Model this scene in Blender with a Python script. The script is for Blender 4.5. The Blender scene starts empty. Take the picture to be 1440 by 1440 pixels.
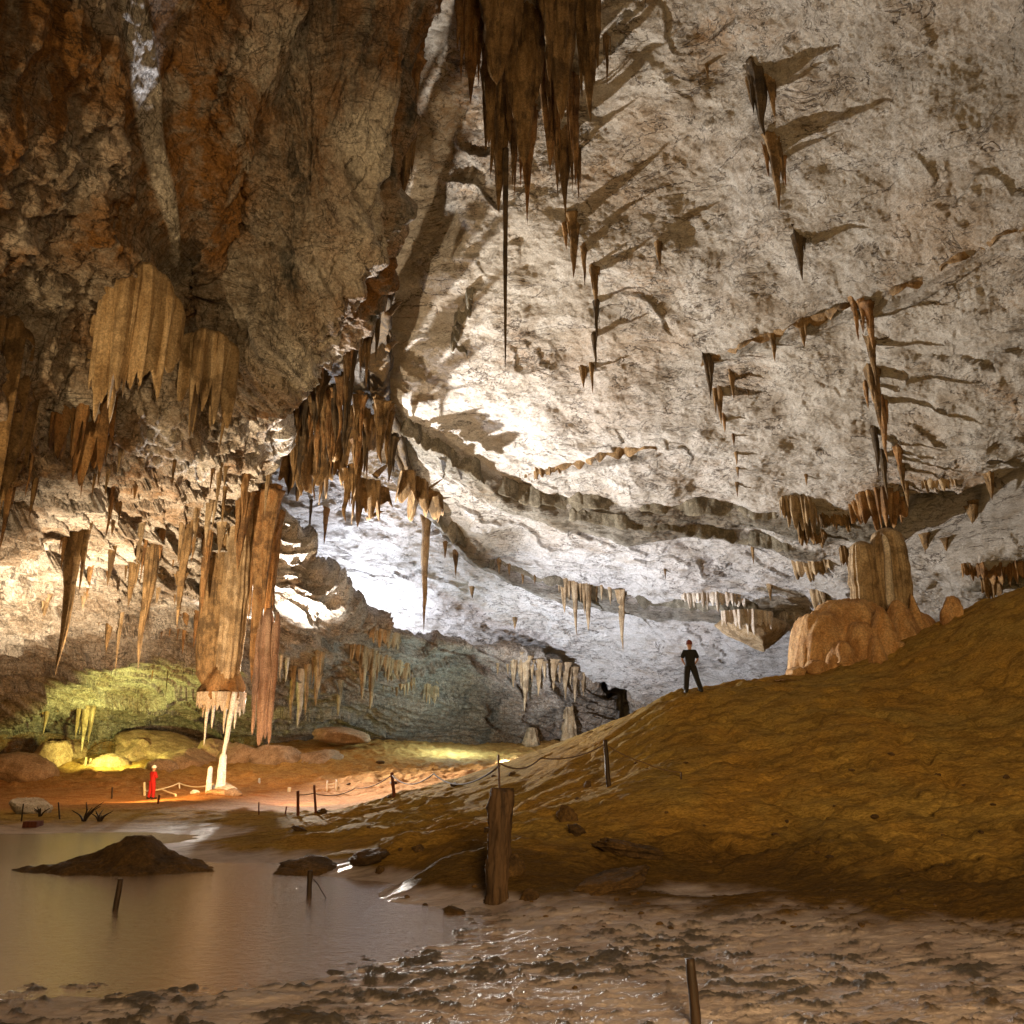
import bpy, bmesh, math, random
import numpy as np
from mathutils import Vector, Matrix
from mathutils.bvhtree import BVHTree

scene = bpy.context.scene
COL = scene.collection
RAD = math.radians
random.seed(7)
rng = np.random.default_rng(11)

# ------------------------------------------------------------------ camera
FPX, PITCH, CAMZ = 1200.0, RAD(15.4), 3.0
CT, ST = math.cos(PITCH), math.sin(PITCH)
cam = bpy.data.cameras.new('camera')
cam.sensor_width = 36.0
cam.lens = 36.0 * FPX / 1440.0
cam.clip_start, cam.clip_end = 0.1, 600
cam_ob = bpy.data.objects.new('camera', cam)
COL.objects.link(cam_ob)
cam_ob.location = (0, 0, CAMZ)
cam_ob.rotation_euler = (math.pi / 2 + PITCH, 0, 0)
scene.camera = cam_ob


def ray(px, py):
    cx, cy = (px - 720.0) / FPX, (720.0 - py) / FPX
    return np.array([cx, CT - cy * ST, ST + cy * CT])


def P(px, py, Y):
    """world point that lies Y metres ahead on the sight line"""
    d = ray(px, py)
    return np.array([0, 0, CAMZ]) + d * (Y / d[1])


def Pz(px, py, z):
    d = ray(px, py)
    return np.array([0, 0, CAMZ]) + d * ((z - CAMZ) / d[2])


# ------------------------------------------------------------------ noise
_prng = np.random.default_rng(5)
_perm = _prng.permutation(256).astype(np.int32)
_perm = np.concatenate([_perm, _perm, _perm])
_g = _prng.normal(size=(256, 3))
_g = (_g / np.linalg.norm(_g, axis=1, keepdims=True)).astype(np.float32)


def noise3(p):
    p = np.asarray(p, dtype=np.float32)
    i = np.floor(p).astype(np.int32)
    f = p - i
    u = f * f * f * (f * (f * 6 - 15) + 10)
    i &= 255
    out = None
    res = []
    for dz in (0, 1):
        for dy in (0, 1):
            for dx in (0, 1):
                h = _perm[_perm[_perm[i[:, 0] + dx] + i[:, 1] + dy] + i[:, 2] + dz]
                g = _g[h]
                res.append(g[:, 0] * (f[:, 0] - dx) + g[:, 1] * (f[:, 1] - dy) + g[:, 2] * (f[:, 2] - dz))
    ux, uy, uz = u[:, 0], u[:, 1], u[:, 2]
    a = res[0] + ux * (res[1] - res[0]); b = res[2] + ux * (res[3] - res[2])
    c = res[4] + ux * (res[5] - res[4]); d = res[6] + ux * (res[7] - res[6])
    e = a + uy * (b - a); g2 = c + uy * (d - c)
    return (e + uz * (g2 - e)) * 1.5


def fbm(p, octaves=4, gain=0.5, lac=2.03):
    s, a, t = 0, 1.0, 0.0
    p = np.asarray(p, dtype=np.float32)
    for k in range(octaves):
        s = s + a * noise3(p + 17.3 * k); t += a
        a *= gain; p = p * lac
    return s / t * 1.4


def ridged(p, octaves=4, gain=0.5, lac=2.03):
    s, a, t = 0, 1.0, 0.0
    p = np.asarray(p, dtype=np.float32)
    for k in range(octaves):
        s = s + a * (1 - 2 * np.abs(noise3(p + 9.1 * k))); t += a
        a *= gain; p = p * lac
    return s / t


def sstep(a, b, x):
    t = np.clip((x - a) / (b - a), 0, 1)
    return t * t * (3 - 2 * t)


# ------------------------------------------------------------------ meshes
def make_mesh(name, verts, quads=None, tris=None, mat=None, parent=None, smooth=True, attrs=None, loc=None):
    verts = np.asarray(verts, dtype=np.float32)
    me = bpy.data.meshes.new(name)
    nq = 0 if quads is None else len(quads)
    nt = 0 if tris is None else len(tris)
    idx = []
    if nq: idx.append(np.asarray(quads, dtype=np.int32).ravel())
    if nt: idx.append(np.asarray(tris, dtype=np.int32).ravel())
    idx = np.concatenate(idx)
    me.vertices.add(len(verts)); me.vertices.foreach_set('co', verts.ravel())
    me.loops.add(len(idx)); me.loops.foreach_set('vertex_index', idx)
    tot = np.concatenate([np.full(nq, 4, np.int32), np.full(nt, 3, np.int32)])
    st = np.concatenate([[0], np.cumsum(tot)[:-1]]).astype(np.int32)
    me.polygons.add(nq + nt)
    me.polygons.foreach_set('loop_start', st)
    me.polygons.foreach_set('use_smooth', np.full(nq + nt, smooth))
    me.update(calc_edges=True); me.validate()
    if attrs:
        for k, v in attrs.items():
            v = np.asarray(v, dtype=np.float32)
            if v.ndim == 1:
                at = me.attributes.new(k, 'FLOAT', 'POINT'); at.data.foreach_set('value', v)
            else:
                at = me.attributes.new(k, 'FLOAT_COLOR', 'POINT')
                c = np.ones((len(v), 4), np.float32); c[:, :3] = v
                at.data.foreach_set('color', c.ravel())
    if mat: me.materials.append(mat)
    ob = bpy.data.objects.new(name, me); COL.objects.link(ob)
    if loc is not None: ob.location = tuple(loc)
    if parent: ob.parent = parent
    return ob


def grid_quads(nu, nv, wrap_u=False):
    """verts indexed [v, u]"""
    a = np.arange(nu * nv).reshape(nv, nu)
    if wrap_u: a = np.concatenate([a, a[:, :1]], axis=1)
    return np.stack([a[:-1, :-1], a[:-1, 1:], a[1:, 1:], a[1:, :-1]], -1).reshape(-1, 4)


def tag(o, label=None, cat=None, group=None, kind=None):
    if label: o['label'] = label
    if cat: o['category'] = cat
    if group: o['group'] = group
    if kind: o['kind'] = kind
    return o


def thing(name, label, cat, loc=(0, 0, 0), rz=0.0, group=None):
    o = bpy.data.objects.new(name, None); COL.objects.link(o)
    o.location = tuple(loc); o.rotation_euler = (0, 0, rz)
    o.empty_display_size = 0.2
    return tag(o, label, cat, group)


def catmull(pts, n):
    """resample control points [k, ...] along axis 0 to n samples"""
    pts = np.asarray(pts, dtype=np.float64)
    k = len(pts)
    t = np.linspace(0, k - 1, n)
    i = np.minimum(np.floor(t).astype(int), k - 2); f = t - i
    ext = np.concatenate([2 * pts[:1] - pts[1:2], pts, 2 * pts[-1:] - pts[-2:-1]])
    sh = (n,) + (1,) * (pts.ndim - 1)
    f = f.reshape(sh)
    p0, p1, p2, p3 = ext[i], ext[i + 1], ext[i + 2], ext[i + 3]
    return 0.5 * ((2 * p1) + (-p0 + p2) * f + (2 * p0 - 5 * p1 + 4 * p2 - p3) * f ** 2 + (-p0 + 3 * p1 - 3 * p2 + p3) * f ** 3)


def patch(ctrl, nu, nv):
    """ctrl [rows, cols, 3] -> points [nv, nu, 3] and normals"""
    a = catmull(ctrl, nv)                       # rows
    b = catmull(np.swapaxes(a, 0, 1), nu)       # cols
    return np.swapaxes(b, 0, 1)


def grid_normals(G):
    du = np.gradient(G, axis=1); dv = np.gradient(G, axis=0)
    n = np.cross(du, dv)
    return n / np.maximum(np.linalg.norm(n, axis=2, keepdims=True), 1e-9)


def polyline_dist(pts, line):
    """distance of pts [n,3] to a polyline; returns distance, fraction along, signed side vector"""
    line = np.asarray(line); best = np.full(len(pts), 1e9); frac = np.zeros(len(pts)); vec = np.zeros((len(pts), 3))
    L = np.linalg.norm(np.diff(line, axis=0), axis=1); cum = np.concatenate([[0], np.cumsum(L)])
    for k in range(len(line) - 1):
        a, d = line[k], line[k + 1] - line[k]
        t = np.clip(((pts - a) @ d) / (d @ d), 0, 1)
        v = pts - (a + t[:, None] * d)
        q = np.linalg.norm(v, axis=1); m = q < best
        best[m] = q[m]; frac[m] = (cum[k] + t[m] * L[k]) / cum[-1]; vec[m] = v[m]
    return best, frac, vec


# ------------------------------------------------------------------ materials
class N:
    """small node-tree builder"""
    def __init__(s, name):
        s.m = bpy.data.materials.new(name); s.m.use_nodes = True
        s.t = s.m.node_tree; s.t.nodes.clear()
        s.out = s.t.nodes.new('ShaderNodeOutputMaterial')
        s.b = s.t.nodes.new('ShaderNodeBsdfPrincipled')
        s.t.links.new(s.b.outputs[0], s.out.inputs[0])

    def n(s, kind, **kw):
        nd = s.t.nodes.new('ShaderNode' + kind)
        for k, v in kw.items():
            if k in nd.inputs: s.set(nd.inputs[k], v)
            else: setattr(nd, k, v)
        return nd

    def set(s, sock, v):
        if hasattr(v, 'is_output') or isinstance(v, bpy.types.NodeSocket): s.t.links.new(v, sock)
        else: sock.default_value = v

    def coords(s, scale=(1, 1, 1), rot=(0, 0, 0), vary=False):
        tc = s.n('TexCoord'); src = tc.outputs['Object']
        mp = s.n('Mapping')
        if vary:                                   # each copy gets its own stretch of pattern
            oi = s.n('ObjectInfo'); mul = s.n('Math', operation='MULTIPLY'); s.t.links.new(oi.outputs['Random'], mul.inputs[0]); mul.inputs[1].default_value = 40.0
            ad = s.n('VectorMath', operation='ADD'); s.t.links.new(src, ad.inputs[0]); s.t.links.new(mul.outputs[0], ad.inputs[1]); src = ad.outputs[0]
        s.t.links.new(src, mp.inputs['Vector'])
        mp.inputs['Scale'].default_value = scale; mp.inputs['Rotation'].default_value = rot
        return mp.outputs[0]

    def noise(s, vec, scale, detail=6, rough=0.6, dist=0.0):
        nd = s.n('TexNoise', Scale=scale, Detail=detail, Roughness=rough, Distortion=dist)
        s.t.links.new(vec, nd.inputs['Vector'])
        return nd.outputs['Fac']

    def ramp(s, fac, lo, hi, a=0.0, b=1.0):
        nd = s.n('MapRange'); nd.interpolation_type = 'SMOOTHSTEP'
        s.set(nd.inputs['Value'], fac)
        for k, v in zip(('From Min', 'From Max', 'To Min', 'To Max'), (lo, hi, a, b)): nd.inputs[k].default_value = v
        return nd.outputs[0]

    def mix(s, fac, a, b):
        nd = s.n('Mix', data_type='RGBA')
        s.set(nd.inputs[0], fac)
        for sock, v in ((nd.inputs[6], a), (nd.inputs[7], b)):
            if isinstance(v, tuple): v = (*v, 1.0) if len(v) == 3 else v
            s.set(sock, v)
        return nd.outputs[2]

    def math(s, op, a, b=0.0):
        nd = s.n('Math', operation=op)
        s.set(nd.inputs[0], a); s.set(nd.inputs[1], b)
        return nd.outputs[0]

    def attr(s, name):
        return s.n('Attribute', attribute_name=name)

    def bump(s, height, strength, dist, prev=None):
        nd = s.n('Bump'); nd.inputs['Strength'].default_value = strength; nd.inputs['Distance'].default_value = dist
        s.set(nd.inputs['Height'], height)
        if prev is not None: s.t.links.new(prev, nd.inputs['Normal'])
        return nd.outputs[0]

    def grain(s, col, vec, scale, lo=0.62, hi=1.30, rough=0.8):
        g = s.ramp(s.noise(vec, scale, 4, rough), 0.32, 0.68, lo, hi)
        nd = s.n('VectorMath', operation='SCALE'); s.t.links.new(col, nd.inputs[0]); s.set(nd.inputs['Scale'], g)
        return nd.outputs[0]

    def crack(s, vec, scale, width=0.02, detail=5):
        a = s.math('ABSOLUTE', s.math('SUBTRACT', s.noise(vec, scale, detail, 0.6, 0.6), 0.5))
        return s.ramp(a, 0.0, width, 1.0, 0.0)

    def done(s, color=None, rough=None, normal=None, spec=None):
        if color is not None: s.set(s.b.inputs['Base Color'], (*color, 1.0) if isinstance(color, tuple) and len(color) == 3 else color)
        if rough is not None: s.set(s.b.inputs['Roughness'], rough)
        if normal is not None: s.t.links.new(normal, s.b.inputs['Normal'])
        if spec is not None: s.b.inputs['Specular IOR Level'].default_value = spec
        return s.m


def mat_ceiling():
    k = N('pale_limestone')
    iso = k.coords(); an = k.coords((0.42, 0.8, 1.7), (0.35, 0.45, 0.5)); an2 = k.coords((0.8, 0.8, 1.9), (0.2, 0.5, 0.3))
    big = k.noise(iso, 0.13, 5, 0.62, 0.5); med = k.noise(iso, 0.42, 6, 0.62, 0.8); mid = k.noise(an, 1.0, 8, 0.66, 0.5); fin = k.noise(an, 3.4, 8, 0.72, 0.4)
    spk = k.noise(an2, 5.5, 6, 0.76, 0.3)
    zone = k.attr('zone')
    sep = k.n('SeparateColor'); k.t.links.new(zone.outputs['Color'], sep.inputs[0])
    c = k.mix(k.ramp(mid, 0.34, 0.66), (0.38, 0.335, 0.28), (0.57, 0.53, 0.475))
    c = k.mix(k.math('MULTIPLY', k.ramp(med, 0.50, 0.66), 0.6), c, (0.31, 0.24, 0.165))
    c = k.mix(k.math('MULTIPLY', k.ramp(big, 0.50, 0.68, 0.0, 0.7), k.ramp(fin, 0.38, 0.60)), c, (0.36, 0.21, 0.09))
    c = k.mix(k.math('MULTIPLY', k.ramp(spk, 0.57, 0.69), 0.6), c, (0.085, 0.060, 0.040))
    c = k.mix(k.math('MULTIPLY', sep.outputs[0], k.ramp(fin, 0.25, 0.6)), c, (0.37, 0.21, 0.075))      # ochre stain
    c = k.mix(k.math('MULTIPLY', sep.outputs[2], k.ramp(mid, 0.2, 0.55)), c, (0.68, 0.66, 0.66))       # clean pale calcite
    c = k.mix(k.math('MULTIPLY', sep.outputs[1], k.ramp(fin, 0.75, 0.25, 0.55, 1.0)), c, (0.12, 0.108, 0.082))   # grey-dark beds
    ck = k.math('MULTIPLY', k.crack(an, 0.42, 0.012), k.ramp(med, 0.42, 0.55))
    ck2 = k.math('MULTIPLY', k.crack(an2, 1.1, 0.016), k.ramp(big, 0.40, 0.60))
    c = k.mix(k.math('MULTIPLY', k.math('MAXIMUM', ck, ck2), 0.8), c, (0.06, 0.042, 0.03))
    c = k.grain(c, an2, 11.0, 0.74, 1.22)
    nb = k.bump(mid, 1.0, 0.5); nb = k.bump(fin, 1.0, 0.24, nb); nb = k.bump(spk, 1.0, 0.10, nb)
    nb = k.bump(k.math('SUBTRACT', 1.0, k.math('MAXIMUM', ck, ck2)), 0.8, 0.10, nb)
    return k.done(c, 0.85, nb, 0.25)


def mat_wall():
    k = N('banded_wall_rock')
    iso = k.coords(); st = k.coords((1.3, 1.3, 0.28)); bed = k.coords((0.35, 0.35, 2.4), (0.06, 0.14, 0))
    big = k.noise(iso, 0.22, 4, 0.6); mid = k.noise(st, 0.8, 8, 0.66, 0.5); fin = k.noise(iso, 3.4, 8, 0.7, 0.3)
    bd = k.noise(bed, 2.2, 5, 0.6, 0.3)
    zone = k.attr('zone')
    sep = k.n('SeparateColor'); k.t.links.new(zone.outputs['Color'], sep.inputs[0])
    c = k.mix(k.ramp(fin, 0.34, 0.66), (0.235, 0.19, 0.145), (0.46, 0.42, 0.37))
    c = k.mix(k.math('MULTIPLY', k.ramp(bd, 0.5, 0.64), 0.45), c, (0.20, 0.15, 0.10))
    c = k.mix(k.math('MULTIPLY', sep.outputs[0], k.ramp(mid, 0.30, 0.58)), c, (0.255, 0.125, 0.038))      # orange mud stain
    c = k.mix(k.math('MULTIPLY', sep.outputs[1], k.ramp(mid, 0.52, 0.36)), c, (0.055, 0.052, 0.045))    # dark streak
    c = k.mix(k.math('MULTIPLY', sep.outputs[2], k.ramp(fin, 0.2, 0.5)), c, (0.66, 0.63, 0.59))         # pale patches and the painted light stripe
    c = k.mix(k.ramp(k.noise(iso, 6.0, 5, 0.75), 0.62, 0.74), c, (0.06, 0.045, 0.03))
    ck = k.math('MAXIMUM', k.crack(st, 0.5, 0.012), k.crack(bed, 0.9, 0.014))
    c = k.mix(k.math('MULTIPLY', ck, 0.75), c, (0.035, 0.026, 0.018))
    c = k.grain(c, iso, 10.0, 0.55, 1.35)
    nb = k.bump(mid, 1.0, 0.45); nb = k.bump(bd, 0.5, 0.12, nb); nb = k.bump(fin, 1.0, 0.20, nb)
    return k.done(c, 0.82, nb, 0.25)


def mat_ground():
    k = N('cave_mud')
    iso = k.coords(); wide = k.coords((0.55, 1.5, 1.0), (0, 0, 0.12))
    big = k.noise(iso, 0.35, 5, 0.6, 0.4); mid = k.noise(wide, 1.7, 8, 0.68, 0.4); fin = k.noise(wide, 7.0, 8, 0.72, 0.5)
    zone = k.attr('zone')
    sep = k.n('SeparateColor'); k.t.links.new(zone.outputs['Color'], sep.inputs[0])
    hill = k.mix(k.ramp(big, 0.35, 0.65), (0.44, 0.255, 0.056), (0.40, 0.27, 0.074))
    hill = k.mix(k.math('MULTIPLY', k.ramp(mid, 0.55, 0.36), 0.55), hill, (0.12, 0.066, 0.018))
    hill = k.mix(k.math('MULTIPLY', k.ramp(fin, 0.56, 0.70), 0.6), hill, (0.38, 0.25, 0.09))
    clay = k.mix(k.ramp(mid, 0.3, 0.65), (0.36, 0.15, 0.045), (0.50, 0.27, 0.11))
    clay = k.mix(k.ramp(fin, 0.60, 0.72), clay, (0.14, 0.07, 0.03))
    hill = k.mix(k.attr('foot_shade').outputs['Fac'], hill, (0.075, 0.042, 0.014))  # light falloff at the slope foot painted as darker colour
    c = k.mix(sep.outputs[0], hill, clay)
    c = k.grain(c, wide, 16.0, 0.6, 1.35)
    mud = k.mix(k.ramp(mid, 0.35, 0.65), (0.31, 0.24, 0.25), (0.57, 0.49, 0.515))
    mud = k.mix(sep.outputs[2], mud, (0.020, 0.013, 0.009))
    c = k.mix(sep.outputs[1], c, mud)
    r = k.n('Mix', data_type='FLOAT')
    k.set(r.inputs[0], sep.outputs[1]); r.inputs[2].default_value = 0.9
    k.set(r.inputs[3], k.math('ADD', k.ramp(mid, 0.35, 0.7, 0.38, 0.52), k.math('MULTIPLY', sep.outputs[2], 0.35)))
    nb = k.bump(mid, 0.9, 0.15); nb = k.bump(fin, 1.0, 0.09, nb); nb = k.bump(k.noise(wide, 22.0, 4, 0.7), 0.8, 0.03, nb)
    k.set(k.b.inputs['Coat Weight'], k.math('MULTIPLY', sep.outputs[1], 0.4)); k.b.inputs['Coat Roughness'].default_value = 0.36; k.t.links.new(nb, k.b.inputs['Coat Normal'])
    k.set(k.b.inputs['Specular IOR Level'], k.math('ADD', k.math('MULTIPLY', sep.outputs[1], 0.8), 0.08))
    return k.done(c, r.outputs[0], nb)


def mat_water():
    k = N('murky_water')
    v = k.coords((1.0, 1.6, 1.0)); a = k.noise(v, 5.0, 4, 0.6, 0.4); b = k.noise(v, 22.0, 3, 0.6)
    nb = k.bump(a, 0.55, 0.035); nb = k.bump(b, 0.6, 0.010, nb)
    k.b.inputs['Coat Weight'].default_value = 0.6; k.b.inputs['Coat Roughness'].default_value = 0.07; k.t.links.new(nb, k.b.inputs['Coat Normal'])
    return k.done((0.25, 0.17, 0.12), 0.13, nb, 0.9)


def mat_drip(name, c1, c2, dark, stretch=0.25, darkamt=0.7):
    """flowstone and stalactite rock with streaks that run down it"""
    k = N(name)
    v = k.coords((1.0, 1.0, stretch), vary=True); iso = k.coords(vary=True)
    a = k.noise(v, 2.6, 7, 0.66, 0.4); f = k.noise(v, 8.0, 6, 0.7, 0.2); i = k.noise(iso, 1.1, 6, 0.65); g = k.noise(iso, 14.0, 5, 0.7)
    c = k.mix(k.ramp(a, 0.34, 0.66), c1, c2)
    c = k.mix(k.math('MULTIPLY', k.ramp(i, 0.54, 0.40), darkamt), c, dark)
    c = k.mix(k.math('MULTIPLY', k.ramp(f, 0.58, 0.72), 0.6), c, dark)
    c = k.grain(c, iso, 13.0, 0.6, 1.3)
    nb = k.bump(a, 0.8, 0.16); nb = k.bump(f, 0.9, 0.07, nb); nb = k.bump(g, 0.8, 0.03, nb)
    return k.done(c, 0.78, nb, 0.3)


def mat_simple(name, c1, c2, scale=8.0, rough=0.8, bump=0.02, stretch=(1, 1, 1), spec=0.3):
    k = N(name); v = k.coords(stretch)
    a = k.noise(v, scale, 6, 0.65, 0.3)
    return k.done(k.mix(k.ramp(a, 0.32, 0.68), c1, c2), rough, k.bump(a, 0.8, bump), spec)


M = dict(
    ceiling=mat_ceiling(), wall=mat_wall(), ground=mat_ground(), water=mat_water(),
    brown=mat_drip('brown_stalactite_rock', (0.165, 0.095, 0.036), (0.31, 0.20, 0.095), (0.05, 0.03, 0.014)),
    orange=mat_drip('orange_stalactite_rock', (0.24, 0.115, 0.038), (0.36, 0.22, 0.10), (0.07, 0.035, 0.015)),
    tan=mat_drip('tan_flowstone', (0.30, 0.20, 0.10), (0.47, 0.36, 0.23), (0.10, 0.06, 0.028), 0.16, 0.6),
    pale=mat_drip('pale_flowstone', (0.50, 0.42, 0.33), (0.66, 0.60, 0.52), (0.30, 0.20, 0.11), 0.2, 0.45),
    white=mat_drip('white_calcite', (0.72, 0.70, 0.66), (0.84, 0.83, 0.80), (0.55, 0.50, 0.42), 0.3, 0.3),
    dark=mat_drip('dark_stalactite_rock', (0.06, 0.042, 0.025), (0.13, 0.085, 0.04), (0.025, 0.018, 0.012)),
    mound=mat_drip('orange_flowstone', (0.50, 0.27, 0.10), (0.62, 0.40, 0.20), (0.28, 0.13, 0.045), 0.5, 0.5),
    boulder=mat_drip('boulder_rock', (0.34, 0.21, 0.115), (0.47, 0.32, 0.20), (0.17, 0.10, 0.05), 1.0, 0.5),
    pink=mat_drip('pink_dripstone', (0.30, 0.18, 0.12), (0.44, 0.30, 0.21), (0.16, 0.085, 0.045), 0.12, 0.5),
    flute=mat_drip('fluted_tan_flowstone', (0.42, 0.28, 0.14), (0.66, 0.50, 0.31), (0.15, 0.085, 0.035), 0.12, 0.45),
    ledge=mat_drip('grey_ledge_rock', (0.13, 0.115, 0.085), (0.25, 0.22, 0.165), (0.06, 0.048, 0.03), 1.0, 0.6),
    mudrock=mat_drip('mud_coated_rock', (0.085, 0.046, 0.016), (0.15, 0.086, 0.030), (0.03, 0.018, 0.009), 1.0, 0.6),
    wood=mat_simple('weathered_wood', (0.030, 0.017, 0.009), (0.095, 0.055, 0.028), 7.0, 0.8, 0.05, (1, 1, 0.12)),
    stake=mat_simple('dark_wet_wood', (0.020, 0.012, 0.007), (0.05, 0.028, 0.015), 9.0, 0.6, 0.02, (1, 1, 0.15)),
    redwood=mat_simple('reddish_post_wood', (0.10, 0.028, 0.014), (0.17, 0.055, 0.028), 9.0, 0.8, 0.02, (1, 1, 0.15)),
    rope=mat_simple('rope_fibre', (0.10, 0.06, 0.03), (0.17, 0.11, 0.06), 30.0, 0.9, 0.005),
    paleropes=mat_simple('pale_rope_fibre', (0.60, 0.52, 0.38), (0.74, 0.68, 0.55), 30.0, 0.9, 0.005),
    whitepaint=mat_simple('white_paint', (0.70, 0.69, 0.66), (0.80, 0.79, 0.77), 12.0, 0.6, 0.004),
    iron=mat_simple('rusty_iron', (0.045, 0.028, 0.020), (0.09, 0.05, 0.03), 14.0, 0.7, 0.006),
    skin=mat_simple('skin', (0.34, 0.19, 0.13), (0.42, 0.25, 0.17), 20.0, 0.6, 0.002),
    blackcloth=mat_simple('black_cloth', (0.010, 0.010, 0.011), (0.018, 0.018, 0.019), 30.0, 0.9, 0.006),
    darkcloth=mat_simple('charcoal_cloth', (0.012, 0.011, 0.011), (0.022, 0.020, 0.019), 30.0, 0.9, 0.006),
    redcloth=mat_simple('red_cloth', (0.32, 0.010, 0.012), (0.40, 0.016, 0.016), 30.0, 0.8, 0.006),
    helmetred=mat_simple('dull_red_plastic', (0.14, 0.030, 0.022), (0.18, 0.045, 0.03), 20.0, 0.5, 0.002),
    helmetwhite=mat_simple('white_plastic', (0.74, 0.74, 0.76), (0.82, 0.82, 0.84), 20.0, 0.4, 0.002),
    boot=mat_simple('black_rubber', (0.012, 0.011, 0.010), (0.02, 0.018, 0.016), 20.0, 0.7, 0.004),
    hair=mat_simple('dark_hair', (0.012, 0.008, 0.006), (0.022, 0.014, 0.010), 30.0, 0.7, 0.004),
)
# ------------------------------------------------------------------ cave ceiling
COLS = [150, 450, 720, 1000, 1250, 1500, 1900]
CEIL = [(-700, [13, 13, 12, 11, 10, 9, 8]), (-300, [23, 23, 22, 20.5, 18, 15.5, 13]),
        (0, [33, 32, 31, 29, 26.2, 23.6, 19]), (200, [40, 39, 37, 34.6, 31.3, 28, 23.6]),
        (400, [47, 46, 43.5, 41, 37, 33, 28]), (600, [58, 57, 54, 50, 45, 40, 34]),
        (700, [66, 64, 61, 56, 50, 45, 38]), (800, [75, 73, 69, 63, 56, 50, 42]),
        (900, [86, 83, 79, 71, 63, 56, 47]), (980, [96, 92, 88, 80, 72, 64, 54]),
        (1060, [105, 100, 96, 90, 82, 72, 60])]
ctrl = np.array([[P(px, py, y) for px, y in zip(COLS, ys)] for py, ys in CEIL])
NU, NV = 820, 900
G = patch(ctrl, NU, NV)
nrm = grid_normals(G)
if nrm[NV // 2, NU // 2, 2] > 0: nrm = -nrm         # points into the cave
pts = G.reshape(-1, 3); nr = nrm.reshape(-1, 3)
_coarse = G[::10, ::10]
ceil_bvh = BVHTree.FromPolygons([tuple(v) for v in _coarse.reshape(-1, 3)], grid_quads(_coarse.shape[1], _coarse.shape[0]).tolist())


def hit(bvh, px, py):
    d = Vector(ray(px, py)).normalized()
    h = bvh.ray_cast(Vector((0, 0, CAMZ)), d)
    return None if h[0] is None else np.array(h[0])


def on_ceiling(pl): return np.array([hit(ceil_bvh, x, y) for x, y in pl])


# joint ridges that cross the ceiling: pixel path, width (m), height (m)
ridge_h = np.zeros(len(pts)); grey = np.zeros(len(pts)); ochre = np.zeros(len(pts)); clean = np.zeros(len(pts))
wob = fbm(pts * 0.35, 3) * 0.8
RIDGES = [([(525, 540), (580, 600), (650, 650), (720, 692), (790, 705), (880, 712), (970, 716), (1060, 722), (1150, 735), (1240, 735)], 1.25, 1.15),
          ([(700, 690), (780, 718), (880, 735), (980, 742), (1070, 760), (1130, 770)], 0.7, 0.75),
          ([(560, 640), (600, 700), (640, 745), (690, 785), (760, 815), (850, 842), (930, 855), (1000, 858), (1070, 862)], 0.8, 1.3),
          ([(620, 730), (680, 790), (730, 812)], 0.35, 0.3),
          ([(990, 512), (1060, 482), (1130, 458), (1200, 432), (1290, 400), (1360, 360), (1450, 318)], 0.28, 0.65),
          ([(740, 672), (800, 655), (860, 640), (925, 632)], 0.35, 0.6),
          ([(690, 395), (660, 420), (640, 450), (650, 500)], 0.35, 0.30),
          ([(1270, 690), (1330, 680), (1400, 672), (1460, 668)], 0.5, 0.5),
          ([(800, 870), (900, 880), (960, 895), (1060, 905)], 0.25, 0.18),
          ([(1380, 800), (1440, 795)], 0.8, 0.8)]
for pl, w, h in RIDGES:
    line = on_ceiling(pl)
    sel = np.linalg.norm(pts - line.mean(0), axis=1) < np.linalg.norm(line - line.mean(0), axis=1).max() + 6
    d, fr, vv = polyline_dist(pts[sel], line)
    d = d + wob[sel] * w * 0.3
    d = np.where(vv[:, 2] > 0, d * 1.7, d * 0.62)           # steep above, sloping below
    al = fr * np.linalg.norm(np.diff(line, axis=0), axis=1).sum()
    d = d + fbm(np.stack([al * 0.22, d * 1.6, d * 0], 1) + h * 9, 4, 0.6) * w * 0.45
    prof = np.clip(1 - (d / w), 0, 1) ** 0.6 * (np.sin(np.pi * np.clip(fr * 0.94 + 0.03, 0, 1)) ** 0.35)
    ridge_h[sel] = np.maximum(ridge_h[sel], prof * h)
    if h > 0.7: grey[sel] = np.maximum(grey[sel], sstep(w * 1.2, w * 0.5, d) * 0.85)

# the shaded hollow at the right edge
hc = hit(ceil_bvh, 1385, 722)
loc = pts - hc
hollow = np.exp(-(((loc[:, 0] - 0.6) / 3.9) ** 6 + ((loc[:, 2] + loc[:, 0] * 0.02) / 1.0) ** 4))
q = pts
chip = np.stack([q[:, 0] * 0.5 + q[:, 2] * 0.35, q[:, 1] * 1.1, q[:, 2] * 1.3 - q[:, 0] * 0.5], 1)
disp = fbm(q * 0.055, 3) * 1.3 + fbm(q * 0.2 + 31, 3) * 0.75
ck = ridged(chip * 0.2 + 77, 3)
disp -= sstep(0.72, 0.9, ck) * 0.10
rg = ridged(chip * 0.55, 4, 0.55)
disp += rg * 0.16 + np.abs(fbm(chip * 1.7 + 7, 4, 0.6)) * 0.15
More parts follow.
